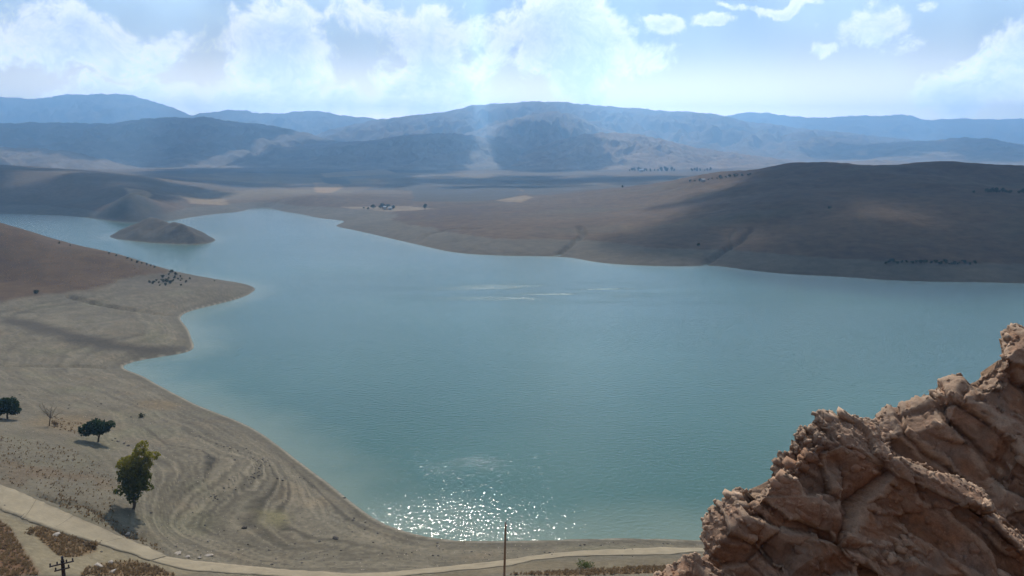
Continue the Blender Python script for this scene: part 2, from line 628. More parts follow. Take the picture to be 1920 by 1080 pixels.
# radial interpolation with a linear kernel in (azimuth, log distance)
D = np.sqrt(((CPn[:, None] - CPn[None]) ** 2).sum(-1))
K = D + np.eye(len(D)) * -1e-4
A = np.zeros((len(K) + 1, len(K) + 1))
A[:-1, :-1] = K
A[-1, :-1] = A[:-1, -1] = 1
wts = np.linalg.solve(A, np.concatenate([cS, [0]]))
LPn = lp(GX, GY).reshape(-1, 2)
LS = np.empty(len(LPn))
for s in range(0, len(LPn), 60000):
    q = LPn[s:s + 60000]
    dd = np.sqrt(np.maximum((q ** 2).sum(1)[:, None] + (CPn ** 2).sum(1)[None] - 2 * q @ CPn.T, 0))
    LS[s:s + 60000] = dd @ wts[:-1] + wts[-1]
LS = blur(LS.reshape(NR, NC), 2, 2)
S = np.exp(np.clip(LS, -7, 2))
Z = np.where(SDF > 0, SDF * S, SDF * 0.12)

# relief: hollows and spurs on the hills, low swells and strandline steps on the drawdown shore
r1 = fbm2(GX / 160, GY / 160, 5, 21, ridged=True)
r2 = fbm2(GX / 60, GY / 60, 4, 31)
r3 = fbm2(GX / 14, GY / 14, 4, 41)
hill = sstep(Z, 5, 24) * sstep(RAD, 90, 250)
Z += hill * np.minimum(Z, 60) * (0.10 * (r1 - 0.25) + 0.05 * r2)
Z += ISL * sstep(SDF, 0, 8) * (2.6 * (fbm2(GX / 26, GY / 26, 5, 25, ridged=True) - .4))
shore_w = sstep(SDF, 0.5, 14)
Z += shore_w * (1 - hill) * sstep(RAD, 30, 60) * (0.55 * r2 + 0.28 * r3) * np.clip(RAD / 250, 0.35, 1.6) * sstep(5000, 0, 1) if False else 0
Z += shore_w * (0.45 * r2 + 0.22 * r3) * np.where(RAD < 600, 1.0, 1.6)
Z += sstep(RAD, 60, 30) * (1.2 * r3 + 0.6 * fbm2(GX / 4, GY / 4, 4, 44)) * sstep(RAD, 2, 10)


def line_dist(x, y, pts):
    best = np.full(x.shape, 1e18)
    for (ax, ay), (bx, by) in zip(pts[:-1], pts[1:]):
        ex, ey = bx - ax, by - ay
        t = np.clip(((x - ax) * ex + (y - ay) * ey) / (ex * ex + ey * ey), 0, 1)
        np.minimum(best, (x - ax - t * ex) ** 2 + (y - ay - t * ey) ** 2, out=best)
    return np.sqrt(best)


def hit(px, py):
    """where the ray through a photo pixel meets the land"""
    d = pdir(px, py)
    ts = np.concatenate([np.arange(20, 300, 0.25), np.arange(300, 1500, 1.0), np.arange(1500, 6000, 5.0)])
    X, Y, ZZ = d[0] * ts, d[1] * ts, CAMZ + d[2] * ts
    h = np.maximum(bil(Z, X, Y), 0)
    k = np.argmax(ZZ < h)
    if not (ZZ < h).any():
        k = len(ts) - 1
    return np.array([X[k], Y[k], h[k]])


# eroded gullies (real depth)
GUL = [([(1322, 496), (1345, 478), (1375, 462), (1395, 448), (1410, 432)], 3.6, 3.5), ([(1375, 462), (1368, 446), (1378, 430)], 1.8, 1.2),
       ([(130, 556), (175, 568), (230, 580), (290, 588), (330, 593)], 2.2, 1.6),
       ([(0, 684), (60, 686), (120, 687), (190, 689)], 1.6, 1.4),
       ([(1045, 478), (1070, 460), (1095, 440), (1085, 425)], 4.0, 2.5),
       ([(780, 456), (800, 440), (850, 430), (900, 428)], 4.0, 1.5),
       ([(65, 927), (110, 943), (150, 945), (185, 963), (196, 970)], 0.7, 0.6),
       ([(215, 985), (235, 1000), (250, 1008), (275, 1003)], 0.9, 0.8)]
gmask = np.zeros_like(Z)
n3g = fbm2(GX / 7, GY / 7, 3, 47)
Zb = Z.copy()
for pts, w, dep in GUL:
    wp = np.array([hit(*p)[:2] for p in pts])
    dl = line_dist(GX + 0.15 * w * r3 * 4, GY + 0.15 * w * r2 * 4, wp)
    k = sstep(dl, w, 0.1 * w) * (0.55 + 0.45 * sstep(n3g, -.3, .3))
    Zb -= dep * k * sstep(SDF, 1, 8)
    gmask = np.maximum(gmask, k)
Z = Zb
# strandline steps left by the falling water
nearw = sstep(RAD, 420, 250) * sstep(SDF, 0.6, 3) * sstep(Z, 9.5, 7.0)
ph = Z / 0.42 + 0.5 * r3
step_ = ph - np.floor(ph)
Z += nearw * 0.19 * (sstep(step_, 0.55, 0.95) - step_)


def zat(x, y):
    return float(np.maximum(bil(Z, np.array([x]), np.array([y]))[0], 0))


def wpoly(pts):
    return np.array([hit(*p)[:2] for p in pts])


def inpoly(poly, soft=1.0, warp=0.0):
    x0, y0 = poly.min(0) - soft * 4 - 5
    x1, y1 = poly.max(0) + soft * 4 + 5
    m = (GX > x0) & (GX < x1) & (GY > y0) & (GY < y1)
    out = np.zeros_like(GX)
    if m.any():
        xs = GX[m] + warp * fbm2(GX[m] / (warp * 4 + 1), GY[m] / (warp * 4 + 1), 3, 71)
        ys = GY[m] + warp * fbm2(GX[m] / (warp * 4 + 1) + 30, GY[m] / (warp * 4 + 1), 3, 72)
        d, i = poly_dist(xs, ys, poly)
        out[m] = sstep(np.where(i, d, -d), -soft, soft)
    return out


# ------------------------------------------------------------------ colour of the soil (albedo only)
def L3(c):
    return np.array(c)[None, None, :]


def blend(T, c, k):
    return T * (1 - k[..., None]) + L3(c) * k[..., None]


n_a = fbm2(GX / 38, GY / 38, 5, 51)
n_b = fbm2(GX / 9, GY / 9, 4, 61)
n_c = fbm2(GX / 220, GY / 220, 5, 81)
TONE = np.zeros((NR, NC, 3)) + L3((0.215, 0.190, 0.148))
TONE = blend(TONE, (0.175, 0.160, 0.130), sstep(n_a, 0.0, 0.45) * 0.8)
TONE = blend(TONE, (0.250, 0.205, 0.150), sstep(n_b, 0.05, 0.5) * 0.6)
TONE = blend(TONE, (0.225, 0.215, 0.150), sstep(fbm2(GX / 22 + 9, GY / 22, 4, 66), 0.12, 0.5) * 0.55)
# strand lines follow the height
zl = Z * 2.4 + 0.7 * n_b + 0.5 * n_a
bands = 0.6 * noise2(zl * 1.7, GX * 0.004 + GY * 0.004, 91) + 0.85 * noise2(zl * 4.1, GX * 0.01 - GY * 0.01, 92)
ring = sstep(Z, 9.0, 6.0)
TONE *= (1 + (0.32 + 0.60 * np.exp(-((GX + 38) / 26) ** 2 - ((GY - 138) / 28) ** 2)) * ring * bands * sstep(SDF, 0, 3))[..., None]
# dry grass above the old water line
grass_edge = 5.4 + 0.7 * n_a + 0.35 * n_b
gk = sstep(Z, grass_edge, grass_edge + 0.8) * sstep(RAD, 235, 290)
dry = L3((0.122, 0.072, 0.038)) + 0.05 * n_b[..., None] * L3((1, .8, .5)) + 0.07 * n_c[..., None] * L3((1, .75, .5))
TONE = TONE * (1 - gk[..., None]) + dry * gk[..., None]
# vertical vegetation patches on the hills
TONE = blend(TONE, (0.13, 0.105, 0.07), gk * sstep(fbm2(GX / 120, GY / 60, 4, 85), 0.1, 0.45) * 0.6)
# flat land and fields beyond the lake
fk = sstep(RAD, 1000, 1300) * sstep(Z, 80, 60)
cellx, celly = GX / 230 + 0.6 * fbm2(GX / 400, GY / 400, 3, 5), GY / 260 + 0.6 * fbm2(GX / 400 + 7, GY / 400, 3, 6)
hsh = _u(_h(np.floor(cellx).astype(np.int64), np.floor(celly).astype(np.int64), np.zeros_like(cellx, dtype=np.int64), 5))
pal = np.array([(0.24, 0.165, 0.10), (0.17, 0.125, 0.09), (0.20, 0.15, 0.10), (0.30, 0.22, 0.13), (0.12, 0.10, 0.085), (0.19, 0.14, 0.10)])
fields = pal[(hsh * 5.999).astype(int)] * 0.78
fk2 = fk * sstep(np.abs(GX), 2200, 1200)
TONE = TONE * (1 - fk2[..., None]) + fields * fk2[..., None]


def field(pts, c, soft=4.0, warp=5.0):
    global TONE
    TONE = blend(TONE, c, inpoly(wpoly(pts), soft, warp))


field([(772, 353), (860, 349), (960, 349), (978, 358), (960, 374), (860, 378), (775, 377)], (0.075, 0.066, 0.062))
field([(935, 339), (975, 338), (1055, 357), (1000, 366), (975, 352)], (0.085, 0.075, 0.068))
field([(588, 342), (630, 343), (645, 350), (620, 362), (592, 361)], (0.42, 0.27, 0.13))
field([(600, 325), (720, 317), (745, 325), (610, 333)], (0.36, 0.25, 0.14))
field([(600, 334), (650, 336), (660, 345), (610, 344)], (0.09, 0.085, 0.085))
field([(950, 307), (1010, 303), (1110, 312), (1060, 318)], (0.36, 0.25, 0.16))
field([(930, 376), (985, 366), (1000, 370), (975, 380)], (0.32, 0.23, 0.14))
field([(640, 388), (760, 386), (820, 392), (700, 399)], (0.30, 0.23, 0.16))
field([(235, 352), (275, 358), (285, 366), (250, 366)], (0.40, 0.27, 0.14), 3, 3)
field([(330, 365), (420, 372), (430, 385), (360, 382)], (0.33, 0.23, 0.13), 4, 6)
# sandy patches, a darker tongue on the near shore
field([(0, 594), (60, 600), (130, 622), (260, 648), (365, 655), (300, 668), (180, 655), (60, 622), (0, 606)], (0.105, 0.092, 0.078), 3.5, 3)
field([(480, 960), (510, 958), (535, 975), (520, 992), (490, 985)], (0.30, 0.27, 0.16), 2.0, 2)
for px, py, s in [(120, 790, 1.0), (150, 800, 1.0), (300, 760, .8)]:
    p = hit(px, py)
    k = sstep(np.hypot(GX - p[0], (GY - p[1]) * .8) + 3 * n_b, 9 * s, 2 * s)
    TONE = blend(TONE, (0.27, 0.20, 0.12), k * 0.6)
# dry scrub ground between the trees and the road
scrub = sstep(n_b + 0.5 * n_a, 0.05, 0.35) * inpoly(wpoly([(0, 815), (90, 830), (160, 850), (215, 900), (215, 990), (120, 955), (0, 905)]), 4, 2)
TONE = blend(TONE, (0.215, 0.155, 0.105), scrub * 0.6)
P_isl1 = wpoly([(58, 993), (71, 987), (94, 993), (146, 1010), (179, 1020), (181, 1035), (146, 1045), (125, 1045), (108, 1041), (83, 1020)])
P_isl2 = wpoly([(152, 1079), (167, 1064), (208, 1054), (250, 1052), (296, 1064), (330, 1079)])
P_left = wpoly([(-60, 960), (0, 978), (19, 990), (31, 1012), (52, 1045), (71, 1079), (-60, 1079)])
P_right = wpoly([(950, 1079), (1050, 1071), (1180, 1064), (1300, 1062), (1340, 1079)])
P_track = wpoly([(0, 958), (40, 980), (83, 985), (117, 1002), (180, 1020), (240, 1040), (300, 1056), (420, 1070), (330, 1079), (71, 1079), (52, 1045), (31, 1012), (19, 990), (-20, 975)])
TONE = blend(TONE, (0.310, 0.265, 0.185), inpoly(P_track, 0.5, 0.4))
P_bot = wpoly([(420, 1074), (700, 1079), (860, 1072), (1000, 1053), (1300, 1046), (1340, 1062), (1050, 1071), (900, 1079), (420, 1079)])
TONE = blend(TONE, (0.245, 0.205, 0.145), inpoly(P_bot, 0.8, 0.5))
for P in (P_isl1, P_isl2, P_right):
    TONE = blend(TONE, (0.235, 0.150, 0.078), inpoly(P, 0.4, 0.5) * (0.75 + 0.25 * sstep(n_b, -.3, .3)))
TONE = blend(TONE, (0.215, 0.125, 0.075), np.maximum(inpoly(P_left, 0.5, 0.5), sstep(RAD, 80, 70)))
# damp, pale rim at the water's edge
rim = sstep(SDF, 0.9, 0.25) * sstep(SDF, -0.3, 0.1) * sstep(RAD, 600, 300)
TONE = blend(TONE, (0.42, 0.39, 0.33), rim * 0.8)
damp = sstep(SDF, 6.0, 1.5) * sstep(SDF, 0.6, 1.0)
TONE = blend(TONE, (0.15, 0.135, 0.11), damp * 0.55)
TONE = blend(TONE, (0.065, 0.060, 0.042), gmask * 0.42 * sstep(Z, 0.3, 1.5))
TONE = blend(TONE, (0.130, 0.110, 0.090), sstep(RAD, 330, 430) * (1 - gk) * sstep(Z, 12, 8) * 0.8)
# the dark rocky cone and islet
pc = at_y(240, 368, 800)
TONE = blend(TONE, (0.070, 0.064, 0.058), sstep(np.hypot(GX - pc[0] + 12, (GY - pc[1] + 22) * 0.8), 62, 40))
TONE = blend(TONE, (0.095, 0.084, 0.070), (ISL * 1.0) * 0.85)
p1 = at_y(110, 360, 960)
TONE = np.clip(TONE * np.array((0.555, 0.53, 0.475)), 0.015, 0.6)

# masks that split the sheet into the near ground, the islet, the hill on the right and the far land
quads = grid_quads(NR, NC, wrap=False)
qi, qj = quads[:, 0] // NC, quads[:, 0] % NC
qx, qy, qs = GX[qi, qj], GY[qi, qj], SDF[qi, qj]
qr = np.hypot(qx, qy)
keep = qs > -6 - 0.02 * qr
qa = np.degrees(np.arctan2(qx, qy))
reg = np.full(len(quads), 0)
reg[qy > 560] = 2                                    # far land
reg[(qx > 190) & (qy > 345)] = 2
reg[(qx > -0.36 * qy + 30) & (qy > 400)] = 2
hillm = (reg == 2) & (qx > -150) & (qy < 1130) & (qx > -0.24 * 700 + (700 - qy) * -0.2)
hillm &= (qa > -12) & (qr < 1150)
reg[hillm] = 3
reg[ISL[qi, qj] | ((np.abs(qx + 300) < 0) & (qy > 0))] = 4
di, ii = poly_dist(qx, qy, islet_poly)
reg[(ii | (di < 18)) & (qs < 100)] = 4
V = np.stack([GX, GY, Z], -1).reshape(-1, 3)
T = TONE.reshape(-1, 3)


def sub_mesh(name, sel, mat):
    q = quads[sel & keep]
    u, inv = np.unique(q.ravel(), return_inverse=True)
    q2 = inv.reshape(-1, 4)[:, ::-1]
    me = mesh_np(name, V[u], q2, mat)
    set_attr(me, 'tone', T[u])
    return tag(add_obj(name, me), kind='structure')


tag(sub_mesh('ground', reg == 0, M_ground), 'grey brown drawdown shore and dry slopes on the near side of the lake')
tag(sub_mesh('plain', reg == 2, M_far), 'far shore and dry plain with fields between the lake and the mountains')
tag(sub_mesh('hill', reg == 3, M_far), 'long brown bare hill beyond the lake on the right')
tag(sub_mesh('islet', reg == 4, M_far), 'low dark hump of land standing in the lake on the left')

# ------------------------------------------------------------------ the lake
def water_material():
    m, n, out = new_mat('lake_water')
    geo = n.node('ShaderNodeNewGeometry')
    pos = geo.outputs[0]
    dep = n.node('ShaderNodeAttribute', attribute_name='offshore').outputs['Fac']
    big = n.noise(pos, 0.006, 3, 0.5)
    body = n.mix(n.smooth(big, 0.35, 0.65), (0.034, 0.090, 0.072), (0.046, 0.112, 0.088))
    shal = n.smooth(n.math('ADD', dep, n.math('MULTIPLY', n.noise(pos, 0.06, 3, 0.5), 14.0)), 26.0, 4.0)
    body = n.mix(n.math('MULTIPLY', shal, 0.75), body, (0.16, 0.20, 0.15))
    # wind patches change how rough the water is
    mp = n.vmath('MULTIPLY', pos, (0.006, 0.017, 1.0))
    wind = n.smooth(n.noise(mp, 1.0, 4, 0.55, 0.6), 0.30, 0.75)
    w1 = n.noise(n.vmath('MULTIPLY', pos, (1.0, 1.35, 1.0)), 0.80, 3, 0.55)
    w2 = n.noise(pos, 3.2, 2, 0.6)
    hgt = n.math('ADD', w1, n.math('MULTIPLY', w2, 0.28))
    bst = n.math('ADD', n.math('MULTIPLY', wind, 0.05), 0.225)
    c_ = at_z(1045, 549)
    ruf = n.smooth(n.vmath('LENGTH', n.vmath('MULTIPLY', n.vmath('SUBTRACT', n.vmath('ADD', pos, n.vmath('SCALE', n.noise(pos, 0.05, 3, 0.6, out=1))), tuple(c_)), (1 / 105.0, 1 / 52.0, 0)), out=1), 1.0, 0.1)
    ruf = n.math('MULTIPLY', ruf, n.smooth(n.noise(n.vmath('MULTIPLY', pos, (0.014, 0.085, 0)), 1.0, 5, 0.62, 0.5), 0.42, 0.66))
    bst = n.math('ADD', bst, n.math('MULTIPLY', ruf, 0.25))
    bp = n.node('ShaderNodeBump', {'Strength': bst, 'Distance': 0.55, 'Height': hgt})
    rg = n.math('ADD', n.math('MULTIPLY', wind, 0.02), 0.06)
    p = n.node('ShaderNodeBsdfPrincipled', {'Base Color': body, 'Roughness': n.math('ADD', rg, n.math('MULTIPLY', ruf, 0.26)), 'IOR': 1.333, 'Normal': bp.outputs[0]})
    p.inputs['Specular IOR Level'].default_value = 0.5
    n.l.new(p.outputs[0], out.inputs[0])
    return m


M_water = water_material()
wr, wc = np.arange(0, NR, 2), np.arange(0, NC, 2)
wx, wy, ws = GX[np.ix_(wr, wc)], GY[np.ix_(wr, wc)], SDF[np.ix_(wr, wc)]
wq = grid_quads(len(wr), len(wc))
wmin = ws.ravel()[wq].min(1)
wq = wq[wmin < 3 + 0.01 * RAD[np.ix_(wr, wc)].ravel()[wq[:, 0]]]
u, inv = np.unique(wq.ravel(), return_inverse=True)
me = mesh_np('lake', np.stack([wx, wy, np.zeros_like(wx)], -1).reshape(-1, 3)[u], inv.reshape(-1, 4)[:, ::-1], M_water)
set_attr(me, 'offshore', -ws.ravel()[u])
tag(add_obj('lake', me), 'calm turquoise reservoir lake between bare hills', kind='structure')

# ------------------------------------------------------------------ mountains
def mountain(label, prof, y0, wf, wb_, base, seed, rough=0.10, cols=480, rows_f=130, rows_b=20, tone=(0.19, 0.145, 0.105), wander=0.06, spur=0.5, taper=True):
    """a range: crest line given by its outline, spurs and valleys running down to its foot"""
    prof = np.array(prof, float)
    pxs = np.linspace(prof[0, 0], prof[-1, 0], cols)
    pys = np.interp(pxs, prof[:, 0], prof[:, 1])
    pys = np.convolve(np.pad(pys, 3, 'edge'), np.ones(7) / 7, 'valid')
    crest = np.array([at_y(a, b, y0) for a, b in zip(pxs, pys)])
    crest[:, 1] += wander * y0 * fbm2(crest[:, 0] / (0.25 * y0), np.zeros(cols) + seed, 3, seed)
    k = crest[:, 1] / y0
    crest[:, 0] *= k
    crest[:, 2] = CAMZ + (crest[:, 2] - CAMZ) * k
    crest[:, 2] += y0 * 0.0020 * fbm2(crest[:, 0] / (0.02 * y0), np.zeros(cols) + .3, 4, seed + 3)
    crest[:, 2] += y0 * 0.0016 * fbm2(crest[:, 0] / (0.0075 * y0), np.zeros(cols) + .7, 3, seed + 4)
    t = np.concatenate([-(np.linspace(1, 0, rows_b + 1)[:-1]), np.linspace(0, 1, rows_f) ** 1.15])
    Tt = t[:, None]
    X = crest[None, :, 0] + 0 * Tt
    Y = crest[None, :, 1] + np.where(Tt < 0, -Tt * wb_, -Tt * wf)
    X = X * (Y / crest[None, :, 1]) ** 0.5
    a = np.abs(Tt)
    lam = 0.042 * y0
    rough = rough * 1.05
    spur = 0.85
    wx_ = X + 0.35 * lam * fbm2(X / lam, Y / lam, 3, seed + 5)
    rid = fbm2(wx_ / lam, Y / (lam * 2.4), 5, seed + 8, gain=0.52, ridged=True)
    sh = (1 - a) ** (1.25) * (1 - spur * 0.5 * np.sin(np.clip(a, 0, 1) * pi) * (0.55 - rid))
    Hh = crest[None, :, 2] - base
    Zm = base - 25 + (Hh + 25) * sh + rough * Hh * (rid - 0.3) * np.sin(np.clip(a * 1.0, 0, 1) * pi) * 0.9
    Zm += rough * Hh * 0.25 * fbm2(X / (lam * .2), Y / (lam * .2), 4, seed + 15) * sstep(a, 0, .12) * sstep(a, 1, .8)
    nr, nc = Zm.shape
    Vv = np.stack([X + 0 * Zm, Y, Zm], -1).reshape(-1, 3)
    q = grid_quads(nr, nc)
    me = mesh_np('mountain', Vv, q, M_mount)
    c = np.zeros((nr, nc, 3)) + np.array(tone)
    v1 = fbm2(X / (lam * .7), Y / (lam * .7), 5, seed + 30)
    c *= (1 + 0.40 * v1)[..., None]
    v2 = sstep(fbm2(X / (lam * .5) + 5, Y / (lam * .9), 4, seed + 33), 0.1, 0.5)
    c = c * (1 - 0.6 * v2[..., None]) + np.array((0.105, 0.095, 0.075)) * 0.6 * v2[..., None]
    set_attr(me, 'tone', np.clip(c, 0.03, 0.5).reshape(-1, 3))
    o = add_obj('mountain', me)
    return tag(o, label, kind='structure')


mountain('farthest pale blue mountains on the left', [(-900, 230), (-600, 190), (-300, 200), (0, 182), (60, 186), (120, 178), (180, 175), (240, 177), (290, 190), (330, 205), (370, 218), (450, 245), (560, 290)], 9500, 3000, 1500, 60, 101, tone=(.2, .16, .13))
mountain('pale blue second range left of the middle', [(300, 240), (370, 213), (430, 206), (480, 210), (530, 213), (590, 206), (650, 217), (720, 224), (800, 235), (900, 250), (1000, 280)], 8600, 2600, 1500, 60, 202)
mountain('pale far range on the right', [(1200, 250), (1300, 228), (1365, 217), (1400, 210), (1450, 213), (1520, 222), (1570, 218), (1620, 215), (1660, 217), (1695, 213), (1740, 226), (1800, 222), (1860, 224), (1920, 223), (2100, 205), (2400, 215), (2800, 230), (3200, 280)], 9800, 3000, 1500, 60, 303)
mountain('long ridge of the highest mountain in the middle', [(480, 290), (600, 250), (650, 236), (700, 225), (760, 217), (860, 206), (890, 196), (960, 193), (1000, 190), (1060, 191), (1100, 196), (1140, 200), (1200, 203), (1280, 210), (1330, 212), (1365, 220), (1400, 227), (1500, 240), (1600, 250), (1700, 262), (1800, 275), (1950, 300)], 6800, 3000, 1500, 50, 404, rough=.16)
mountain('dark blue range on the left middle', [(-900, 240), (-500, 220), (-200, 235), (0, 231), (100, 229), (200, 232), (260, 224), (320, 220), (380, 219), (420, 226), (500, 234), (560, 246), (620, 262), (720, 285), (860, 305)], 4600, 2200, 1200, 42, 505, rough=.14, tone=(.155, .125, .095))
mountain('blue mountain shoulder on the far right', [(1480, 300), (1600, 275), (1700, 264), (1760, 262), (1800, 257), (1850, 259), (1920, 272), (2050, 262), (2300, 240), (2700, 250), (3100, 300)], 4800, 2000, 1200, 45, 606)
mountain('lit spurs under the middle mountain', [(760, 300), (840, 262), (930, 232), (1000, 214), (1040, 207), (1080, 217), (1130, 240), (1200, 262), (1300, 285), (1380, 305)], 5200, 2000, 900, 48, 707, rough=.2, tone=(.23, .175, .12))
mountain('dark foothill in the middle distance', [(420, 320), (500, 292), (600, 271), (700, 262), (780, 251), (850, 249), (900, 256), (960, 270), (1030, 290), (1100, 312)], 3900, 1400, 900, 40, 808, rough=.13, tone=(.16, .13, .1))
mountain('brown rounded hill in front of the middle mountain', [(900, 312), (980, 286), (1050, 261), (1100, 251), (1150, 248), (1200, 252), (1250, 263), (1300, 275), (1400, 290), (1480, 300), (1560, 308), (1650, 312)], 3500, 1000, 800, 38, 909, rough=.13, tone=(.21, .15, .105))
mountain('low purple brown hills on the left side', [(-700, 270), (-300, 262), (0, 276), (60, 277), (120, 281), (200, 300), (260, 315), (330, 333), (430, 352), (520, 368)], 2300, 900, 700, 25, 111, rough=.13, tone=(.125, .095, .072))
mountain('low hills behind the right hill', [(1380, 318), (1450, 308), (1530, 303), (1600, 302), (1640, 300), (1700, 303), (1800, 312), (1920, 325)], 3000, 700, 700, 36, 121, rough=.1, tone=(.23, .165, .11))

# ------------------------------------------------------------------ the rock outcrop in front
def rock_material():
    m, n, out = new_mat('brown_rock')
    at = n.node('ShaderNodeAttribute', attribute_name='tone')
    geo = n.node('ShaderNodeNewGeometry')
    pos = geo.outputs[0]
    a = n.noise(pos, 9.0, 6, 0.65)
    b = n.noise(pos, 1.3, 4, 0.6)
    c = n.noise(pos, 40.0, 4, 0.7)
    k = n.math('ADD', n.math('MULTIPLY', a, 0.55), n.math('MULTIPLY', c, 0.45))
    col = n.vmath('SCALE', at.outputs['Color'])
    n.l.new(n.smooth(k, 0.3, 0.7, 0.72, 1.3), col.node.inputs[3])
    grey = n.mix(n.math('MULTIPLY', n.smooth(b, 0.52, 0.66), 0.55), col, (0.23, 0.165, 0.12, 1))
    pits = n.node('ShaderNodeTexVoronoi', {'Vector': pos, 'Scale': 14.0})
    pit = n.math('MULTIPLY', n.smooth(pits.outputs['Distance'], 0.22, 0.05), n.smooth(a, 0.5, 0.6))
    h = n.math('SUBTRACT', n.math('ADD', n.math('MULTIPLY', a, 0.6), n.math('MULTIPLY', c, 0.25)), n.math('MULTIPLY', pit, 0.5))
    bp = n.node('ShaderNodeBump', {'Strength': 0.8, 'Distance': 0.05, 'Height': h})
    p = n.node('ShaderNodeBsdfPrincipled', {'Base Color': grey, 'Roughness': 0.9, 'Normal': bp.outputs[0]})
    p.inputs['Specular IOR Level'].default_value = 0.2
    n.l.new(p.outputs[0], out.inputs[0])
    return m


M_rock = rock_material()


def rockmat3():
    ax = np.array([0.40, -0.25, 0.88])
    ax /= np.linalg.norm(ax)
    b = np.cross(ax, [0, 1, 0.2])
    b /= np.linalg.norm(b)
    c = np.cross(ax, b)
    return np.stack([ax * 2.1, b * 0.8, c * 1.0])


RM = rockmat3()


def crag(name, label, crest_px, cols, rf, rb, run, drop, brun, bdrop, seed, amp=1.0, fdir=(-0.30, -1.0)):
    cp = np.array([at_y(*c) if len(c) == 3 else np.array(c[:3], float) for c in crest_px])
    seg = np.concatenate([[0], np.cumsum(np.linalg.norm(np.diff(cp, axis=0), axis=1))])
    s = np.linspace(0, seg[-1], cols)
    crest = np.stack([np.interp(s, seg, cp[:, k]) for k in range(3)], 1)
    f = np.array([fdir[0], fdir[1], 0])
    f /= np.linalg.norm(f)
    t = np.concatenate([-np.linspace(1, 0, rb + 1)[:-1], np.linspace(0, 1, rf)])
    T_, S_ = np.meshgrid(t, s, indexing='ij')
    tf, tb = np.clip(T_, 0, 1), np.clip(-T_, 0, 1)
    bench = 0.35 * fbm2(S_ * 0.5 + seed, tf * 3.0, 3, seed)
    tw = np.clip(tf + 0.10 * bench * sstep(tf, 0, .1), 0, 1.2)
    kx = np.array([0, .10, .17, .30, .36, .52, .58, .8, 1.2])
    hx = np.array([0, .24, .28, .40, .52, .62, .74, .86, 1.1])
    dx_ = np.array([0, .045, .12, .30, .335, .55, .585, .82, 1.25])
    hor = run * np.interp(tw, kx, hx) - brun * tb
    dn = drop * np.interp(tw, kx, dx_) + bdrop * tb ** 0.8
    P = crest[None] + hor[..., None] * f[None, None] - dn[..., None] * np.array([0, 0, 1.0])
    fold = 0.5 * fbm2(S_ * 0.45 + 3, T_ * 2.5, 3, seed + 4) * sstep(np.abs(T_), 0.02, 0.25)
    P -= f[None, None] * (-fold[..., None] * 0.9)
    gu = np.gradient(P, axis=0)
    gv = np.gradient(P, axis=1)
    nrm = np.cross(gv, gu)
    nrm /= np.linalg.norm(nrm, axis=-1, keepdims=True) + 1e-9
    nrm = blur3(nrm, 6)
    nrm /= np.linalg.norm(nrm, axis=-1, keepdims=True) + 1e-9
    if nrm[rb + rf // 2, cols // 2] @ f < 0:
        nrm = -nrm
    p = P.reshape(-1, 3)
    q = p @ RM.T
    q = q + 0.07 * np.stack([fbm3(p * 0.8, 3, seed + 2), fbm3(p * 0.8 + 9, 3, seed + 3), fbm3(p * 0.8 + 21, 3, seed + 4)], 1)
    o1, c1 = facets(q * 0.42, seed + 11, 2.2)
    o2, c2 = facets(q * 0.95 + 5, seed + 12, 2.0)
    o3, c3 = facets(q * 3.0 + 9, seed + 13, 1.8)
    o4, c4 = facets(q * 8.0 + 2, seed + 14, 1.6)
    rough_zone = sstep(fbm3(p * 0.6, 3, seed + 30), 0.0, 0.3)
    top = np.exp(-np.abs(T_.ravel()) / 0.09)
    rough_zone = np.maximum(rough_zone, 0.8 * top)
    # ledges of the dipping beds: each bed stands out, its top catches the light
    hb = (p @ np.array([0.50, -0.28, 0.82])) / 0.62 + 0.55 * fbm3(p * 0.6, 3, seed + 60) * 1.6 + 0.10 * fbm3(p * 2.5, 3, seed + 61)
    saw = hb - np.floor(hb)
    bed = _u(_h(np.floor(hb).astype(np.int64), np.floor(hb).astype(np.int64) * 0 + 3, np.floor(hb).astype(np.int64) * 0, seed))
    bedz = sstep(fbm3(p * 0.45 + 30, 3, seed + 62), -0.22, 0.12)
    ledge = (1 - sstep(saw, 0.80, 1.0)) * (0.4 + bed)
    d = 0.27 * o1 + 0.14 * o2 + (0.015 + 0.060 * rough_zone) * o3 + (0.005 + 0.036 * rough_zone) * o4
    hb2 = hb * 3.1 + 0.6 * fbm3(p * 1.7 + 8, 3, seed + 63)
    saw2 = hb2 - np.floor(hb2)
    d += 0.11 * ledge * bedz - 0.12 + 0.05 * (1 - sstep(saw2, 0.7, 1.0)) * rough_zone
    d += 0.05 * fbm3(p * 2.2, 4, seed + 20) + 0.014 * fbm3(p * 14, 3, seed + 21)
    cm = sstep(fbm3(p * 1.1 + 70, 2, seed + 70), -0.1, 0.25)
    d -= 0.12 * np.exp(-c1 / 0.02) * (0.3 + cm) + 0.06 * np.exp(-c2 / 0.02) * cm + 0.02 * np.exp(-c3 / 0.04) * rough_zone
    P = P + (amp * d).reshape(P.shape[:2])[..., None] * nrm
    V_ = P.reshape(-1, 3)
    qd = grid_quads(len(t), cols)
    h1 = fbm3(p * 0.9 + 40, 4, seed + 50)
    h2 = fbm3(q * 1.4 + 80, 4, seed + 51)
    tone = np.zeros((len(p), 3)) + np.array((0.262, 0.165, 0.115))
    k = sstep(h1, -0.02, 0.30)[:, None]
    tone = tone * (1 - k) + np.array((0.275, 0.130, 0.065)) * k
    k = sstep(h2, 0.05, 0.35)[:, None] * 0.8
    tone = tone * (1 - k) + np.array((0.250, 0.185, 0.150)) * k
    k = (rough_zone * 0.55)[:, None]
    tone = tone * (1 - k) + np.array((0.310, 0.225, 0.170)) * k
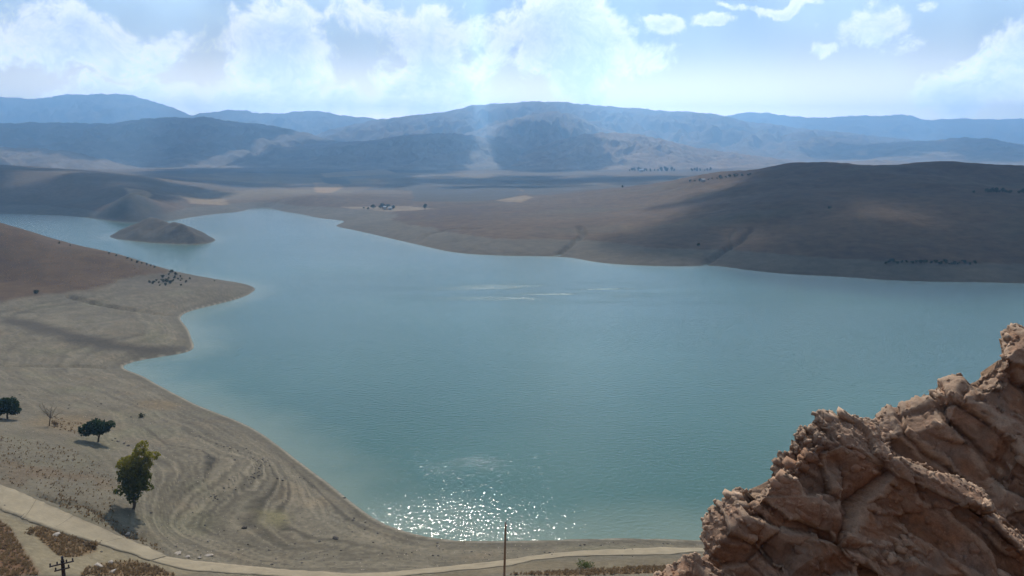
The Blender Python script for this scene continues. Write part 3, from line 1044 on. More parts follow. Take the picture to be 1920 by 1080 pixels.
    tone = tone * (1 + 0.35 * o2 + 0.22 * o3)[:, None]
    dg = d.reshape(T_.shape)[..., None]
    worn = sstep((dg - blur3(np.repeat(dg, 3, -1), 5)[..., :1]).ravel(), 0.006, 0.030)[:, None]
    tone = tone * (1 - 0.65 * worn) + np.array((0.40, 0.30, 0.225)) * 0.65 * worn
    # broken blocks and rubble bedded in the face
    r = np.random.default_rng(seed)
    ok_ = np.where((T_.ravel() > -0.35))[0]
    area = cols * len(t) / 168000.0
    nr_ = nrm.reshape(-1, 3)
    BV, BT, BC = [V_], [], [tone]
    nv = len(V_)
    fl = np.array([0.50, -0.28, 0.82])
    fl /= np.linalg.norm(fl)
    e1 = np.cross(fl, [0, 1, .3])
    e1 /= np.linalg.norm(e1)
    e2 = np.cross(fl, e1)
    fr = np.stack([e1, e2, fl], 1)
    for cnt, lo, hi, sink, zone in ((60, .14, .27, .07, 0), (500, .06, .15, .03, 1), (2600, .018, .055, .006, 2)):
        w = (np.abs(T_.ravel()[ok_]) > .10) + 0.0 if zone == 0 else 0.12 + rough_zone[ok_] if zone == 1 else 0.05 + rough_zone[ok_] ** 2 + 1.2 * np.exp(-np.abs(T_.ravel()[ok_]) / .07)
        pick = r.choice(ok_, int(cnt * area), p=w / w.sum())
        for i in pick:
            bv, bt = BLOCKS[r.integers(len(BLOCKS))]
            sc = r.uniform(lo, hi) * amp ** .5
            a = r.uniform(-.45, .45)
            ca, sa = cos(a), sin(a)
            R_ = fr @ np.array([[ca, -sa, 0], [sa, ca, 0], [0, 0, 1]])
            if zone == 2:
                R_ = np.linalg.qr(r.normal(size=(3, 3)))[0]
            v = (bv * sc) @ R_.T + V_[i] - nr_[i] * (sc * .38 + sink)
            BV.append(v)
            BT.append(bt + nv)
            nv += len(v)
            BC.append(np.tile(tone[i] * r.uniform(.8, 1.22) * (1.12 if zone else 1.0), (len(v), 1)))
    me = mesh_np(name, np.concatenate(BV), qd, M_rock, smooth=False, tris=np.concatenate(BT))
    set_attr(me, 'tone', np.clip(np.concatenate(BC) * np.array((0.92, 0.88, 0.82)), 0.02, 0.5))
    o = add_obj(name, me)
    return tag(o, label, 'rock')


def make_blocks(n, seed):
    import bmesh
    r = np.random.default_rng(seed)
    out = []
    for k in range(n):
        bm = bmesh.new()
        ax = np.array((r.uniform(.8, 1.5), r.uniform(.6, 1.0), r.uniform(.35, .65)))
        for c in ((-1, -1, -1), (1, -1, -1), (1, 1, -1), (-1, 1, -1), (-1, -1, 1), (1, -1, 1), (1, 1, 1), (-1, 1, 1)):
            bm.verts.new(np.array(c) * ax * r.uniform(.55, 1.0, 3))
        for q in range(5):
            d = r.normal(size=3)
            bm.verts.new(d / np.linalg.norm(d) * ax * r.uniform(.95, 1.15))
        res = bmesh.ops.convex_hull(bm, input=bm.verts)
        for v in [v for v in bm.verts if not v.link_faces]:
            bm.verts.remove(v)
        bmesh.ops.triangulate(bm, faces=bm.faces)
        bm.verts.index_update()
        out.append((np.array([v.co[:] for v in bm.verts]), np.array([[v.index for v in f.verts] for f in bm.faces])))
        bm.free()
    return out


BLOCKS = make_blocks(40, 4)


def blur3(a, k):
    for ax in (0, 1):
        p = np.pad(a, [(k, k) if i == ax else (0, 0) for i in range(3)], 'edge')
        c = np.cumsum(np.pad(p, [(1, 0) if i == ax else (0, 0) for i in range(3)]), ax)
        n_ = a.shape[ax]
        hi = [slice(None)] * 3
        lo = [slice(None)] * 3
        hi[ax] = slice(2 * k + 1, 2 * k + 1 + n_)
        lo[ax] = slice(0, n_)
        a = (c[tuple(hi)] - c[tuple(lo)]) / (2 * k + 1)
    return a


crag('rock_outcrop', 'upper reddish brown rock crag at the right edge, rising highest above the lake',
     [(1585, 880, 15.2), (1630, 812, 15.3), (1648, 782, 15.4), (1670, 768, 15.5), (1704, 760, 15.5), (1740, 750, 15.5), (1764, 742, 15.5), (1774, 718, 15.5), (1795, 702, 15.5), (1830, 690, 15.5),
      (1846, 678, 15.5), (1855, 650, 15.6), (1866, 630, 15.6), (1886, 606, 15.7), (1908, 599, 15.7), (1960, 604, 16), (2060, 565, 16), (2260, 540, 16), (16.8, 15.2, 57.6, 1), (18.8, 13.6, 56.8, 1), (20.6, 12.2, 54.5, 1), (21.8, 11.0, 50.5, 1), (22.3, 10.4, 46.0, 1)],
     640, 250, 50, 3.6, 6.5, 1.6, 9.0, 1200)
crag('rock_outcrop', 'broad cracked brown rock crag in front at the lower right, below the upper crag',
     [(1318, 1120, 12.3), (1324, 1060, 12.3), (1322, 1005, 12.3), (1336, 975, 12.4), (1356, 955, 12.4), (1400, 915, 12.6), (1440, 868, 12.8), (1485, 812, 13), (1505, 796, 13.1), (1530, 780, 13.2), (1560, 775, 13.4), (1600, 783, 13.4),
      (1640, 798, 13.4), (1690, 830, 13.3), (1740, 850, 13.2), (1800, 884, 13), (1860, 935, 12.8), (1930, 1000, 12.6), (2050, 1090, 12.4)],
     560, 300, 50, 2.9, 5.5, 1.3, 8.0, 2300)
crag('rock_outcrop', 'small rubbly brown rock at the foot of the broad crag, bottom of the picture',
     [(1170, 1125, 11), (1222, 1084, 11), (1240, 1066, 11.1), (1262, 1052, 11.2), (1285, 1036, 11.3), (1305, 1033, 11.4), (1325, 1046, 11.5), (1348, 1058, 11.5), (1400, 1100, 11.5)],
     200, 110, 30, 1.6, 2.6, 0.9, 4.5, 3400, amp=0.62)

# ------------------------------------------------------------------ road and track
def strip(name, U, L, mat, lift, parent=None, n_c=7, skirt=0.3, step=0.5):
    U, L = np.array(U), np.array(L)
    su = np.concatenate([[0], np.cumsum(np.hypot(*np.diff(U, axis=0).T))])
    n = max(2, int(su[-1] / step) + 1)
    k = np.linspace(0, 1, n)
    ku = su / su[-1]
    up = np.stack([np.interp(k, ku, U[:, i]) for i in (0, 1)], 1)
    lo = np.stack([np.interp(k, ku, L[:, i]) for i in (0, 1)], 1)
    w = np.linspace(0, 1, n_c)
    XY = up[:, None] * (1 - w[None, :, None]) + lo[:, None] * w[None, :, None]
    z = np.maximum(bil(Z, XY[..., 0], XY[..., 1]), 0.05) + lift
    P = np.concatenate([XY, z[..., None]], -1)
    a, b = P[:, :1].copy(), P[:, -1:].copy()
    a[..., 2] -= skirt
    b[..., 2] -= skirt
    P = np.concatenate([a, P, b], 1)
    me = mesh_np(name, P.reshape(-1, 3), grid_quads(n, n_c + 2)[:, ::-1], mat, smooth=True)
    return me, P


def hits(pts):
    return np.array([hit(*p)[:2] for p in pts])


RU = hits([(-60, 880), (0, 909), (42, 925.6), (104, 954), (167, 981), (217, 1004), (279, 1027), (312, 1043)])
RL = hits([(-60, 920), (0, 956), (22, 967), (75, 985), (117, 1002), (165, 1016), (235, 1036), (282, 1053)])
road = tag(empty('road', (RU[3][0], RU[3][1], zat(*RU[3]))), 'pale beige concrete road crossing the lower left corner', kind='structure')
su = np.concatenate([[0], np.cumsum(np.hypot(*np.diff(RU, axis=0).T))])
cuts = np.arange(0, su[-1], 8.5)
cuts = np.append(cuts, su[-1])
rt = np.array((0.245, 0.203, 0.138))
for i in range(len(cuts) - 1):
    k = np.linspace(cuts[i] + 0.025, cuts[i + 1] - 0.025, 12)
    U = np.stack([np.interp(k, su, RU[:, j]) for j in (0, 1)], 1)
    Lw = np.stack([np.interp(k, su, RL[:, j]) for j in (0, 1)], 1)
    U = U + 0.30 * fbm2(U[:, 0] / 1.3, U[:, 1] / 1.3, 3, 33)[:, None]
    Lw = Lw + 0.7 * fbm2(Lw[:, 0] / 2.2, Lw[:, 1] / 2.2, 3, 31)[:, None]
    me, P = strip('slab', U, Lw, M_road, 0.09, skirt=0.16)
    p = P.reshape(-1, 3)
    v = fbm2(p[:, 0] / 3, p[:, 1] / 3, 4, 77)
    e = np.tile(np.array([1, 1] + [0] * 5 + [1, 1]), len(P)) * sstep(fbm2(p[:, 0] / 2, p[:, 1] / 2, 3, 79), -.2, .3) * 0.3
    t_ = rt[None] * (1 + 0.22 * v + rng.uniform(-0.05, 0.05))[:, None]
    set_attr(me, 'tone', t_ * (1 - e[:, None]))
    o = add_obj('slab', me, road)
    o.location = -road.location
TU = hits([(312, 1043.5), (400, 1055), (494, 1064), (587, 1072), (650, 1076), (712, 1075), (806, 1066), (869, 1059), (944, 1051), (1013, 1041), (1085, 1034), (1165, 1031), (1237, 1027), (1297, 1028), (1360, 1029)])
TL = hits([(284, 1053), (360, 1072), (480, 1079), (587, 1083), (650, 1085), (712, 1084), (790, 1077), (860, 1070), (955, 1062), (1003, 1050), (1068, 1044), (1179, 1042), (1251, 1041), (1297, 1036), (1360, 1037)])
jit = 0.35 * fbm2(np.arange(len(TU)) * 1.7, np.zeros(len(TU)), 2, 8)
me, P = strip('track', TU, TL, M_road, 0.06, skirt=0.25, step=0.4)
p = P.reshape(-1, 3)
v = fbm2(p[:, 0] / 2.5, p[:, 1] / 1.2, 4, 78)
set_attr(me, 'tone', np.array((0.250, 0.205, 0.138))[None] * (1 + 0.28 * v)[:, None])
tag(add_obj('track', me), 'pale sandy track running along the beach to the rocks', kind='structure')

# ------------------------------------------------------------------ plants
def leaf_material(name, c1, c2, scale=0.6):
    m, n, out = new_mat(name)
    geo = n.node('ShaderNodeNewGeometry')
    f = n.noise(geo.outputs[0], scale, 3, 0.6)
    r = n.node('ShaderNodeTexWhiteNoise', {'Vector': geo.outputs[0]})
    at = n.node('ShaderNodeAttribute', attribute_name='hue')
    k = n.math('ADD', n.math('MULTIPLY', f, 0.4), at.outputs['Fac'], clamp=True)
    col = n.mix(k, (*c1, 1), (*c2, 1))
    d = n.node('ShaderNodeBsdfDiffuse', {'Color': col})
    t = n.node('ShaderNodeBsdfTranslucent', {'Color': col})
    mx = n.node('ShaderNodeMixShader', {0: 0.35, 1: d.outputs[0], 2: t.outputs[0]})
    n.l.new(mx.outputs[0], out.inputs[0])
    return m


def plain_material(name, c, rough=0.85, amt=0.25, scale=6.0):
    m, n, out = new_mat(name)
    geo = n.node('ShaderNodeNewGeometry')
    f = n.noise(geo.outputs[0], scale, 4, 0.6)
    col = n.vmath('SCALE', (*c,))
    n.l.new(n.smooth(f, 0.3, 0.7, 1 - amt, 1 + amt), col.node.inputs[3])
    p = n.node('ShaderNodeBsdfPrincipled', {'Base Color': col, 'Roughness': rough})
    p.inputs['Specular IOR Level'].default_value = 0.25
    n.l.new(p.outputs[0], out.inputs[0])
    return m


M_pine = leaf_material('pine_needles', (0.018, 0.032, 0.016), (0.045, 0.068, 0.028))
M_green = leaf_material('green_yellow_leaves', (0.030, 0.052, 0.014), (0.250, 0.225, 0.038))  # dark green low in the crown, yellow green towards the top
M_bush = leaf_material('dull_bush_leaves', (0.022, 0.034, 0.020), (0.055, 0.065, 0.035))
M_dead = leaf_material('dry_twigs', (0.15, 0.115, 0.075), (0.23, 0.18, 0.11))
M_scrub = leaf_material('dry_scrub', (0.15, 0.100, 0.055), (0.31, 0.215, 0.115))
M_fresh = leaf_material('fresh_shrub_leaves', (0.06, 0.085, 0.02), (0.15, 0.17, 0.05))
M_bark = plain_material('bark', (0.085, 0.065, 0.05))
M_dbark = plain_material('dry_bark', (0.16, 0.125, 0.09))


def leaf_cloud(lobes, per_m3, size, r, hollow=0.55, flat=1.0):
    """many leaf sized faces through the volume of a few uneven lobes: (centre, radii, hue)"""
    V_, H_ = [], []
    for c, rad, hue in lobes:
        vol = 4.19 * rad[0] * rad[1] * rad[2]
        n = max(12, int(vol * per_m3))
        d = r.normal(size=(n, 3))
        d /= np.linalg.norm(d, axis=1, keepdims=True)
        k = (hollow + (1 - hollow) * r.random(n) ** 0.6)
        # the lobe's own bumps and gaps
        b = 1 + 0.75 * fbm3(d * 2.1 + np.array(c) * 0.37 + 5, 3, int(abs(c[0] * 7)) % 50 + 3)
        gap = fbm3(d * 2.6 + np.array(c) * 0.7 + 50, 3, 9) > -0.08
        pos = np.array(c) + d * (k * b)[:, None] * np.array(rad)
        pos, dd = pos[gap], d[gap]
        n = len(pos)
        a = r.normal(size=(n, 3))
        a /= np.linalg.norm(a, axis=1, keepdims=True)
        b2 = np.cross(a, r.normal(size=(n, 3)))
        b2 /= np.linalg.norm(b2, axis=1, keepdims=True) + 1e-9
        s = size * r.uniform(0.6, 1.4, n)[:, None]
        a, b2 = a * s, b2 * s * 0.55
        b2[:, 2] *= flat
        q = np.stack([pos - a, pos - b2 * 0.9, pos + a, pos + b2 * 1.1], 1)
        V_.append(q.reshape(-1, 3))
        H_.append(np.repeat(np.clip(hue + r.normal(0, 0.10, n), 0, 1), 4))
    V_ = np.concatenate(V_)
    return V_, np.arange(len(V_)).reshape(-1, 4), np.concatenate(H_)


def leaf_mesh(name, lobes, per_m3, size, r, mat, hollow=0.55):
    v, q, h = leaf_cloud(lobes, per_m3, size, r, hollow)
    me = mesh_np(name, v, q, mat, smooth=False)
    set_attr(me, 'hue', h)
    return me


def tubes(name, paths, mat, sides=7):
    V_, Q_ = [], []
    for pts, rads in paths:
        pts = np.array(pts, float)
        n = len(pts)
        base = sum(len(v) for v in V_)
        ang = np.linspace(0, 2 * pi, sides, endpoint=False)
        ring = []
        for i in range(n):
            d = pts[min(i + 1, n - 1)] - pts[max(i - 1, 0)]
            d = d / (np.linalg.norm(d) + 1e-9)
            u_ = np.cross(d, [0.31, 0.9, 0.2])
            u_ /= np.linalg.norm(u_) + 1e-9
            w_ = np.cross(d, u_)
            ring.append(pts[i] + rads[i] * (np.cos(ang)[:, None] * u_ + np.sin(ang)[:, None] * w_))
        V_.append(np.concatenate(ring + [pts[-1:]]))
        q = grid_quads(n, sides, wrap=True)[:, ::-1] + base
        Q_.append(q)
        tip = base + n * sides
        last = base + (n - 1) * sides
        Q_.append(np.array([[last + j, tip, last + (j + 1) % sides, last + (j + 1) % sides] for j in range(sides)]))
    q = np.concatenate(Q_)
    quad = q[q[:, 2] != q[:, 3]]
    tri = q[q[:, 2] == q[:, 3]][:, :3][:, ::-1]
    return mesh_np(name, np.concatenate(V_), quad, mat, smooth=True, tris=tri)


def limb(a, b, r0, r1, r, n=5, sag=0.12):
    a, b = np.array(a, float), np.array(b, float)
    t = np.linspace(0, 1, n)[:, None]
    p = a + (b - a) * t
    L = np.linalg.norm(b - a)
    p[1:-1] += r.normal(0, sag * L * 0.35, (n - 2, 3))
    return p, np.linspace(r0, r1, n)


# --- trees near the road; lobes are taken down in metres from the foot of each tree
def tree(name, label, foot_px, lobes, trunk, limbs_to, mat, per, size, seed, group=None, bark=None, cat='tree'):
    r = np.random.default_rng(seed)
    base = hit(*foot_px)
    e = tag(empty(name, base - np.array([0, 0, 0.05])), label, cat, group)
    paths = [limb(*trunk[:2], trunk[2], trunk[3], r, 7, 0.06)]
    tp = paths[0][0]
    for k, (end, r0) in zip(np.linspace(0.45, 0.98, len(limbs_to)), limbs_to):
        st = tp[min(int(k * 6.99), 6)]
        paths.append(limb(st, end, r0, r0 * 0.3, r, 5, 0.12))
    add_obj('trunk', tubes('trunk', paths, bark or M_bark), e)
    add_obj('crown', leaf_mesh('crown', lobes, per, size, r, mat), e)
    return e


tree('pine_tree', 'dark flat-topped pine leaning right beside its shadow on the slope', (183, 829),
     [((-1.9, 0, 2.5), (1.5, 1.4, 1.05), .4), ((-0.4, .4, 3.1), (1.7, 1.6, 1.25), .5), ((1.3, -.3, 3.0), (1.5, 1.4, 1.1), .5), ((2.6, .2, 3.5), (1.0, 1.0, .6), .5), ((.5, 0, 2.4), (1.6, 1.4, .8), .3)],
     ((0, 0, -.3), (.75, 0, 2.4), .2, .1), [((-1.7, 0, 2.6), .1), ((1.6, .2, 3.1), .1), ((-.3, .5, 3.2), .08), ((2.9, 0, 3.5), .07)], M_pine, 95, 0.24, 1)
tree('pine_tree', 'dark round pine at the left edge of the picture', (14, 785),
     [((-1.3, 0, 2.2), (1.6, 1.6, 1.3), .4), ((.5, .3, 2.9), (1.7, 1.6, 1.5), .5), ((1.7, -.2, 1.9), (1.2, 1.2, .9), .45), ((-.4, .2, 3.6), (1.2, 1.1, .8), .55)],
     ((0, 0, -.3), (.2, 0, 2.4), .2, .12), [((-1.4, 0, 2.4), .1), ((1.6, .2, 2.2), .1), ((0, .3, 3.4), .08)], M_pine, 95, 0.24, 2)
tree('tree', 'tall leaning tree with yellow green top and dark lower leaves above the road', (249, 953),
     [((.1, .1, 1.5), (.8, .8, .9), .02), ((.2, .1, 2.6), (1.2, 1.2, 1.2), .03), ((.5, 0, 3.9), (1.8, 1.6, 1.4), .06), ((-.3, .3, 5.1), (1.8, 1.6, 1.4), .14), ((1.5, -.2, 5.0), (1.7, 1.5, 1.3), .12), ((.7, 0, 6.2), (2.0, 1.8, 1.2), .38),
      ((-.6, .1, 7.0), (1.3, 1.2, 1.0), .80), ((.7, -.2, 7.6), (1.5, 1.3, 1.0), .78), ((2.2, 0, 7.2), (1.4, 1.2, .9), .60), ((2.0, .1, 8.4), (1.5, 1.3, .9), .72), ((3.5, 0, 8.4), (1.2, 1.0, .6), .80),
      ((1.9, .1, 9.5), (.9, .9, .9), .7), ((2.5, .1, 10.3), (.7, .7, .55), .7), ((-1.7, .2, 2.9), (1.0, 1.0, .7), .06), ((2.4, .2, 3.3), (.9, .9, .6), .08)],
     ((0, 0, -.4), (1.2, 0, 6.0), .24, .1), [((-1.5, .1, 3.2), .09), ((2.3, .1, 3.6), .09), ((-.4, 0, 6.6), .09), ((2.2, .1, 8.2), .1), ((3.3, 0, 8.2), .07), ((2.2, 0, 10), .06)], M_green, 62, 0.23, 3)

# bare little tree: a forked trunk, limbs, a haze of twigs
r = np.random.default_rng(8)
b0 = hit(94, 799)
bt = tag(empty('bare_tree', b0), 'small leafless grey brown tree between the two pines', 'tree')
paths = [limb((0, 0, -.2), (.15, 0, 1.6), .13, .09, r)]
tw = []
for dx, dz in ((-1.7, 4.0), (-1.0, 4.4), (-.3, 3.6), (.9, 4.3), (1.5, 3.8), (1.8, 2.5), (-.9, 3.0), (.6, 3.3)):
    end = np.array((dx, r.uniform(-.9, .9), dz))
    L_ = limb((.15, 0, 1.5), end, .06, .02, r, 6)
    paths.append(L_)
    for k in range(16):
        s_ = L_[0][r.integers(2, 6)]
        tw.append(limb(s_, s_ + r.normal(0, .42, 3) + np.array([0.1 * dx, 0, .35]), .02, .008, r, 3))
add_obj('trunk', tubes('trunk', paths, M_dbark, 6), bt)
tme = tubes('twigs', tw, M_dead, 3)
set_attr(tme, 'hue', np.full(len(tme.vertices), .3))
add_obj('twigs', tme, bt)


def bush(label, px, py, w, h, mat, seed, per=160, size=0.13, name='bush', group=None, hue=.4):
    r = np.random.default_rng(seed)
    p = hit(px, py)
    lobes = [((r.uniform(-.4, .4) * w, r.uniform(-.25, .25) * w, h * r.uniform(.3, .6)), (w * .3, w * .3, h * .42), hue) for _ in range(4)]
    e = tag(empty(name, p - np.array([0, 0, .06])), label, 'bush', group)
    add_obj('foliage', leaf_mesh('foliage', lobes, per, size, r, mat, .2), e)
    st = [limb((0, 0, -.1), (c[0][0] * .8, c[0][1] * .8, c[0][2]), .035, .012, r, 4) for c in lobes]
    add_obj('stem', tubes('stem', st, M_bark, 5), e)
    return e


bush('dark brown rounded bush at the foot of the leafless tree', 104, 799, 1.3, 1.2, M_scrub, 21, hue=0.0)
bush('small dark bush alone on the shore above the tall tree', 264, 783, 1.5, 1.1, M_bush, 22)
bush('low green shrub beside the sandy track near the rocks', 1100, 1064, 2.6, 1.1, M_fresh, 23, per=120, size=.11)
bush('olive brown shrub on the tip of the scrub patch between road and track', 171, 1026, 1.9, 0.9, M_scrub, 24, hue=.15)
bush('olive scrub bush at the left end of the scrub patch between road and track', 63, 1002, 1.7, .9, M_scrub, 25, hue=.2)
bush('dark bush standing alone where the brown hill meets the pale shore', 68, 550, 2.2, 1.8, M_bush, 26, per=60, size=.2)

# --- small trees and shrubs far off: three shapes, copied
def small_plant_mesh(name, seed, trunk=0.25, mat=M_bush, n_l=5, per=110, tall=1.0):
    r = np.random.default_rng(seed)
    lobes = [((r.uniform(-.28, .28), r.uniform(-.28, .28), (trunk + r.uniform(.25, .75) * (1 - trunk)) * tall), (.30, .30, .26 * tall), r.uniform(.2, .6)) for _ in range(n_l)]
    v, q, h = leaf_cloud(lobes, per * 9, 0.085, r, .35)
    tv = []
    for i in range(6):
        a = i * pi / 3
        tv += [(0.05 * cos(a), 0.05 * sin(a), -.08), (0.035 * cos(a), 0.035 * sin(a), (trunk + .4) * tall)]
    nb = len(v)
    tq = [[nb + 2 * i, nb + (2 * i + 2) % 12, nb + (2 * i + 3) % 12, nb + 2 * i + 1] for i in range(6)]
    me = mesh_np(name, np.concatenate([v, tv]), np.concatenate([q, tq]), [mat, M_bark], smooth=False,
                 mat_idx=np.concatenate([np.zeros(len(q)), np.ones(6)]))
    set_attr(me, 'hue', np.concatenate([h, np.zeros(12)]))
    return me


SHR = [small_plant_mesh('shrub', 40 + i, .05, M_bush, 5) for i in range(4)]
TRE = [small_plant_mesh('tree', 50 + i, .22, M_bush, 6) for i in range(4)]
POP = [small_plant_mesh('tree', 60 + i, .12, M_bush, 6, tall=1.5) for i in range(3)]


def put(name, meshes, px, py, size, label, cat, group, rs, dy=0.0):
    p = hit(px, py)
    o = add_obj(name, meshes[rs.integers(len(meshes))])
    o.location = (p[0], p[1] + dy, p[2] - 0.03)
    s = size * rs.uniform(.6, 1.35)
    o.scale = (s * rs.uniform(.9, 1.2), s * rs.uniform(.9, 1.2), s * rs.uniform(.85, 1.1))
    o.rotation_euler = (0, 0, rs.uniform(0, 6.28))
    return tag(o, label, cat, group)


rs = np.random.default_rng(77)
ORD = 'leftmost second third fourth fifth sixth seventh eighth ninth tenth eleventh twelfth thirteenth fourteenth fifteenth sixteenth seventeenth eighteenth nineteenth twentieth twenty-first twenty-second twenty-third twenty-fourth twenty-fifth twenty-sixth'.split()


def nth(k, n, what):
    return f'leftmost {what}' if k == 0 else f'rightmost {what}' if k == n - 1 else f'{ORD[k]} from the left, {what}'


CL = [(281, 531), (288, 533), (293, 528), (298, 531), (302, 526), (306, 521), (307, 529), (310, 536), (313, 529), (317, 516), (316, 523), (320, 532), (323, 511), (327, 522), (330, 516), (334, 524), (338, 520), (338, 527), (341, 524), (340, 536), (349, 530), (325, 528), (300, 536)]
CL.sort()
for k, (px, py) in enumerate(CL):
    put('shrub', SHR, px, py, 1.35, nth(k, len(CL), 'dark round shrub in the clump on the pale spit'), 'shrub', 'clump of shrubs on the spit', rs)
CR = [(111, 456), (132, 460), (205, 475), (218, 479), (239, 484), (247, 488), (258, 492), (266, 493), (275, 496), (283, 498), (290, 501), (319, 511), (356, 522), (402, 526)]
for k, (px, py) in enumerate(CR):
    put('shrub', SHR, px, py + 1.5, 1.0, nth(k, len(CR), 'low shrub on the crest of the brown slope'), 'shrub', 'shrubs along the crest of the brown slope', rs)
RW = sorted(list(range(1664, 1832, 9)) + [1661, 1670, 1760, 1772, 1784, 1796])
for k, px in enumerate(RW):
    put('shrub', SHR, px + rs.uniform(-1, 1), 494 + rs.uniform(-1.5, 1.5) + (px - 1664) * .012, 1.9, nth(k, len(RW), 'dark shrub in the row along the old water line'), 'shrub', 'shrub row along the old water line', rs)
RT = [1852, 1857, 1862, 1868, 1874, 1880, 1886]
for k, px in enumerate(RT):
    put('tree', TRE, px, 362, 3.2, nth(k, len(RT), 'dark tree in the short row high on the far hill'), 'tree', 'row of trees high on the hill', rs)
put('tree', TRE, 1894, 363, 3.2, 'dark tree standing alone just right of the row high on the far hill', 'tree', None, rs)
for k, px in enumerate((1911, 1919)):
    put('tree', TRE, px, 363, 3.6, nth(k, 2, 'dark tree of the pair at the right edge of the picture'), 'tree', 'pair of trees at the right edge', rs)
put('shrub', SHR, 1825, 362, 3.0, 'single dark shrub high on the far hill left of the tree row', 'shrub', None, rs)
put('shrub', SHR, 1556, 392, 3.4, 'single dark shrub in the middle of the far brown hill', 'shrub', None, rs)
put('shrub', SHR, 1309, 461, 2.4, 'single dark shrub left of the dark gully on the far hill', 'shrub', None, rs)
LS_ = list(range(1296, 1412, 8))
for k, px in enumerate(LS_):
    put('shrub', SHR, px + rs.uniform(-2, 2), 342 - (px - 1296) * 0.13 + rs.uniform(-1, 1), 3.0, nth(k, len(LS_), 'shrub strung along the left shoulder of the far hill'), 'shrub', 'shrubs along the left shoulder of the hill', rs)
put('tree', TRE, 1167, 352, 3.6, 'lone dark tree on the low left shoulder of the far hill', 'tree', None, rs)
GR = [(682, 391, 2.2), (690, 393, 3), (700, 391, 4.6), (714, 391, 5.4), (718, 391, 5.6), (726, 392, 6), (731, 393, 4.5), (737, 392, 4)]
for k, (px, py, s) in enumerate(GR):
    put('tree', TRE, px, py, s, nth(k, len(GR), 'dark tree in the small grove by the far shore'), 'tree', 'grove by the far shore', rs)
put('tree', TRE, 797, 392, 5, 'lone dark tree right of the grove by the far shore', 'tree', None, rs)
LN = [1180, 1185, 1190, 1196, 1201, 1208, 1213, 1220, 1227, 1233, 1240, 1247, 1252, 1258, 1264, 1297, 1303, 1308, 1314, 1320, 1326, 1331]
for k, px in enumerate(LN):
    put('tree', POP, px + rs.uniform(-1.5, 1.5), 321.5 + rs.uniform(-.8, .8), 8 if px < 1280 else 6.5, nth(k, len(LN), 'tree in the hazy line on the far plain'), 'tree', 'line of trees on the far plain', rs)

# --- tiny buildings
M_wall = plain_material('whitewashed_wall', (0.42, 0.40, 0.37), amt=.08)
M_roof = plain_material('grey_tin_roof', (0.34, 0.34, 0.35), amt=.1)


def house(px, py, w, d, h, label, rot):
    p = hit(px, py)
    e = tag(empty('house', p), label, 'house', None)
    e.rotation_euler = (0, 0, rot)
    x, y = w / 2, d / 2
    v = [(-x, -y, -.5), (x, -y, -.5), (x, y, -.5), (-x, y, -.5), (-x, -y, h), (x, -y, h), (x, y, h), (-x, y, h), (-x, 0, h * 1.35), (x, 0, h * 1.35)]
    me = bpy.data.meshes.new('wall')
    me.from_pydata(v, [], [(0, 1, 5, 4), (2, 3, 7, 6), (1, 2, 6, 9, 5), (3, 0, 4, 8, 7)])
    me.materials.append(M_wall)
    add_obj('wall', me, e)
    o = .35
    rv = [(-x - o, -y - o, h - .12), (x + o, -y - o, h - .12), (x + o, 0, h * 1.35 + .1), (-x - o, 0, h * 1.35 + .1), (x + o, y + o, h - .12), (-x - o, y + o, h - .12)]
    rv += [(a, b, c + .15) for a, b, c in rv]
    me = bpy.data.meshes.new('roof')
    me.from_pydata(rv, [], [(0, 3, 2, 1), (3, 5, 4, 2), (6, 7, 8, 9), (9, 8, 10, 11), (0, 1, 7, 6), (4, 5, 11, 10), (1, 2, 8, 7), (2, 4, 10, 8), (3, 0, 6, 9), (5, 3, 9, 11)])
    me.materials.append(M_roof)
    add_obj('roof', me, e)


house(721.5, 393, 2.8, 3.6, 2.9, 'tiny pale building between the trees of the far shore grove', .3)
house(732, 393.5, 3.6, 3, 2.3, 'tiny pale building at the right end of the far shore grove', -.2)
house(1318, 340.5, 4, 3, 2.2, 'tiny pale building among shrubs on the left shoulder of the far hill', .4)
house(1202, 322.5, 12, 9, 6.5, 'tiny white building in the hazy tree line on the far plain', 0.1)

# ------------------------------------------------------------------ poles
M_wood = plain_material('weathered_pole_wood', (0.27, 0.165, 0.09), amt=.3, scale=9)
M_dwood = plain_material('dark_pole_wood', (0.055, 0.045, 0.045), amt=.3, scale=9)
M_ins = plain_material('dark_porcelain', (0.030, 0.028, 0.040), rough=.25, amt=.1)
M_pale = plain_material('pale_porcelain', (0.45, 0.40, 0.36), rough=.3, amt=.1)


def box_v(c, s):
    c, s = np.array(c), np.array(s) / 2
    return [tuple(c + s * np.array((a, b, d))) for d in (-1, 1) for a, b in ((-1, -1), (1, -1), (1, 1), (-1, 1))]


BOXF = [(0, 3, 2, 1), (4, 5, 6, 7), (0, 1, 5, 4), (1, 2, 6, 5), (2, 3, 7, 6), (3, 0, 4, 7)]


def box(name, c, s, mat, parent):
    me = bpy.data.meshes.new(name)
    me.from_pydata(box_v(c, s), [], BOXF)
    me.materials.append(mat)
    return add_obj(name, me, parent)


def insulator(c, k, mat, parent):
    prof = [(0, .02), (.03, .02), (.04, .055), (.07, .06), (.09, .035), (.12, .065), (.16, .06), (.2, .03), (.22, .01)]
    pts = [(c[0], c[1], c[2] + z * k) for z, _ in prof]
    return add_obj('insulator', tubes('insulator', [(pts, [w * k for _, w in prof])], mat, 8), parent)


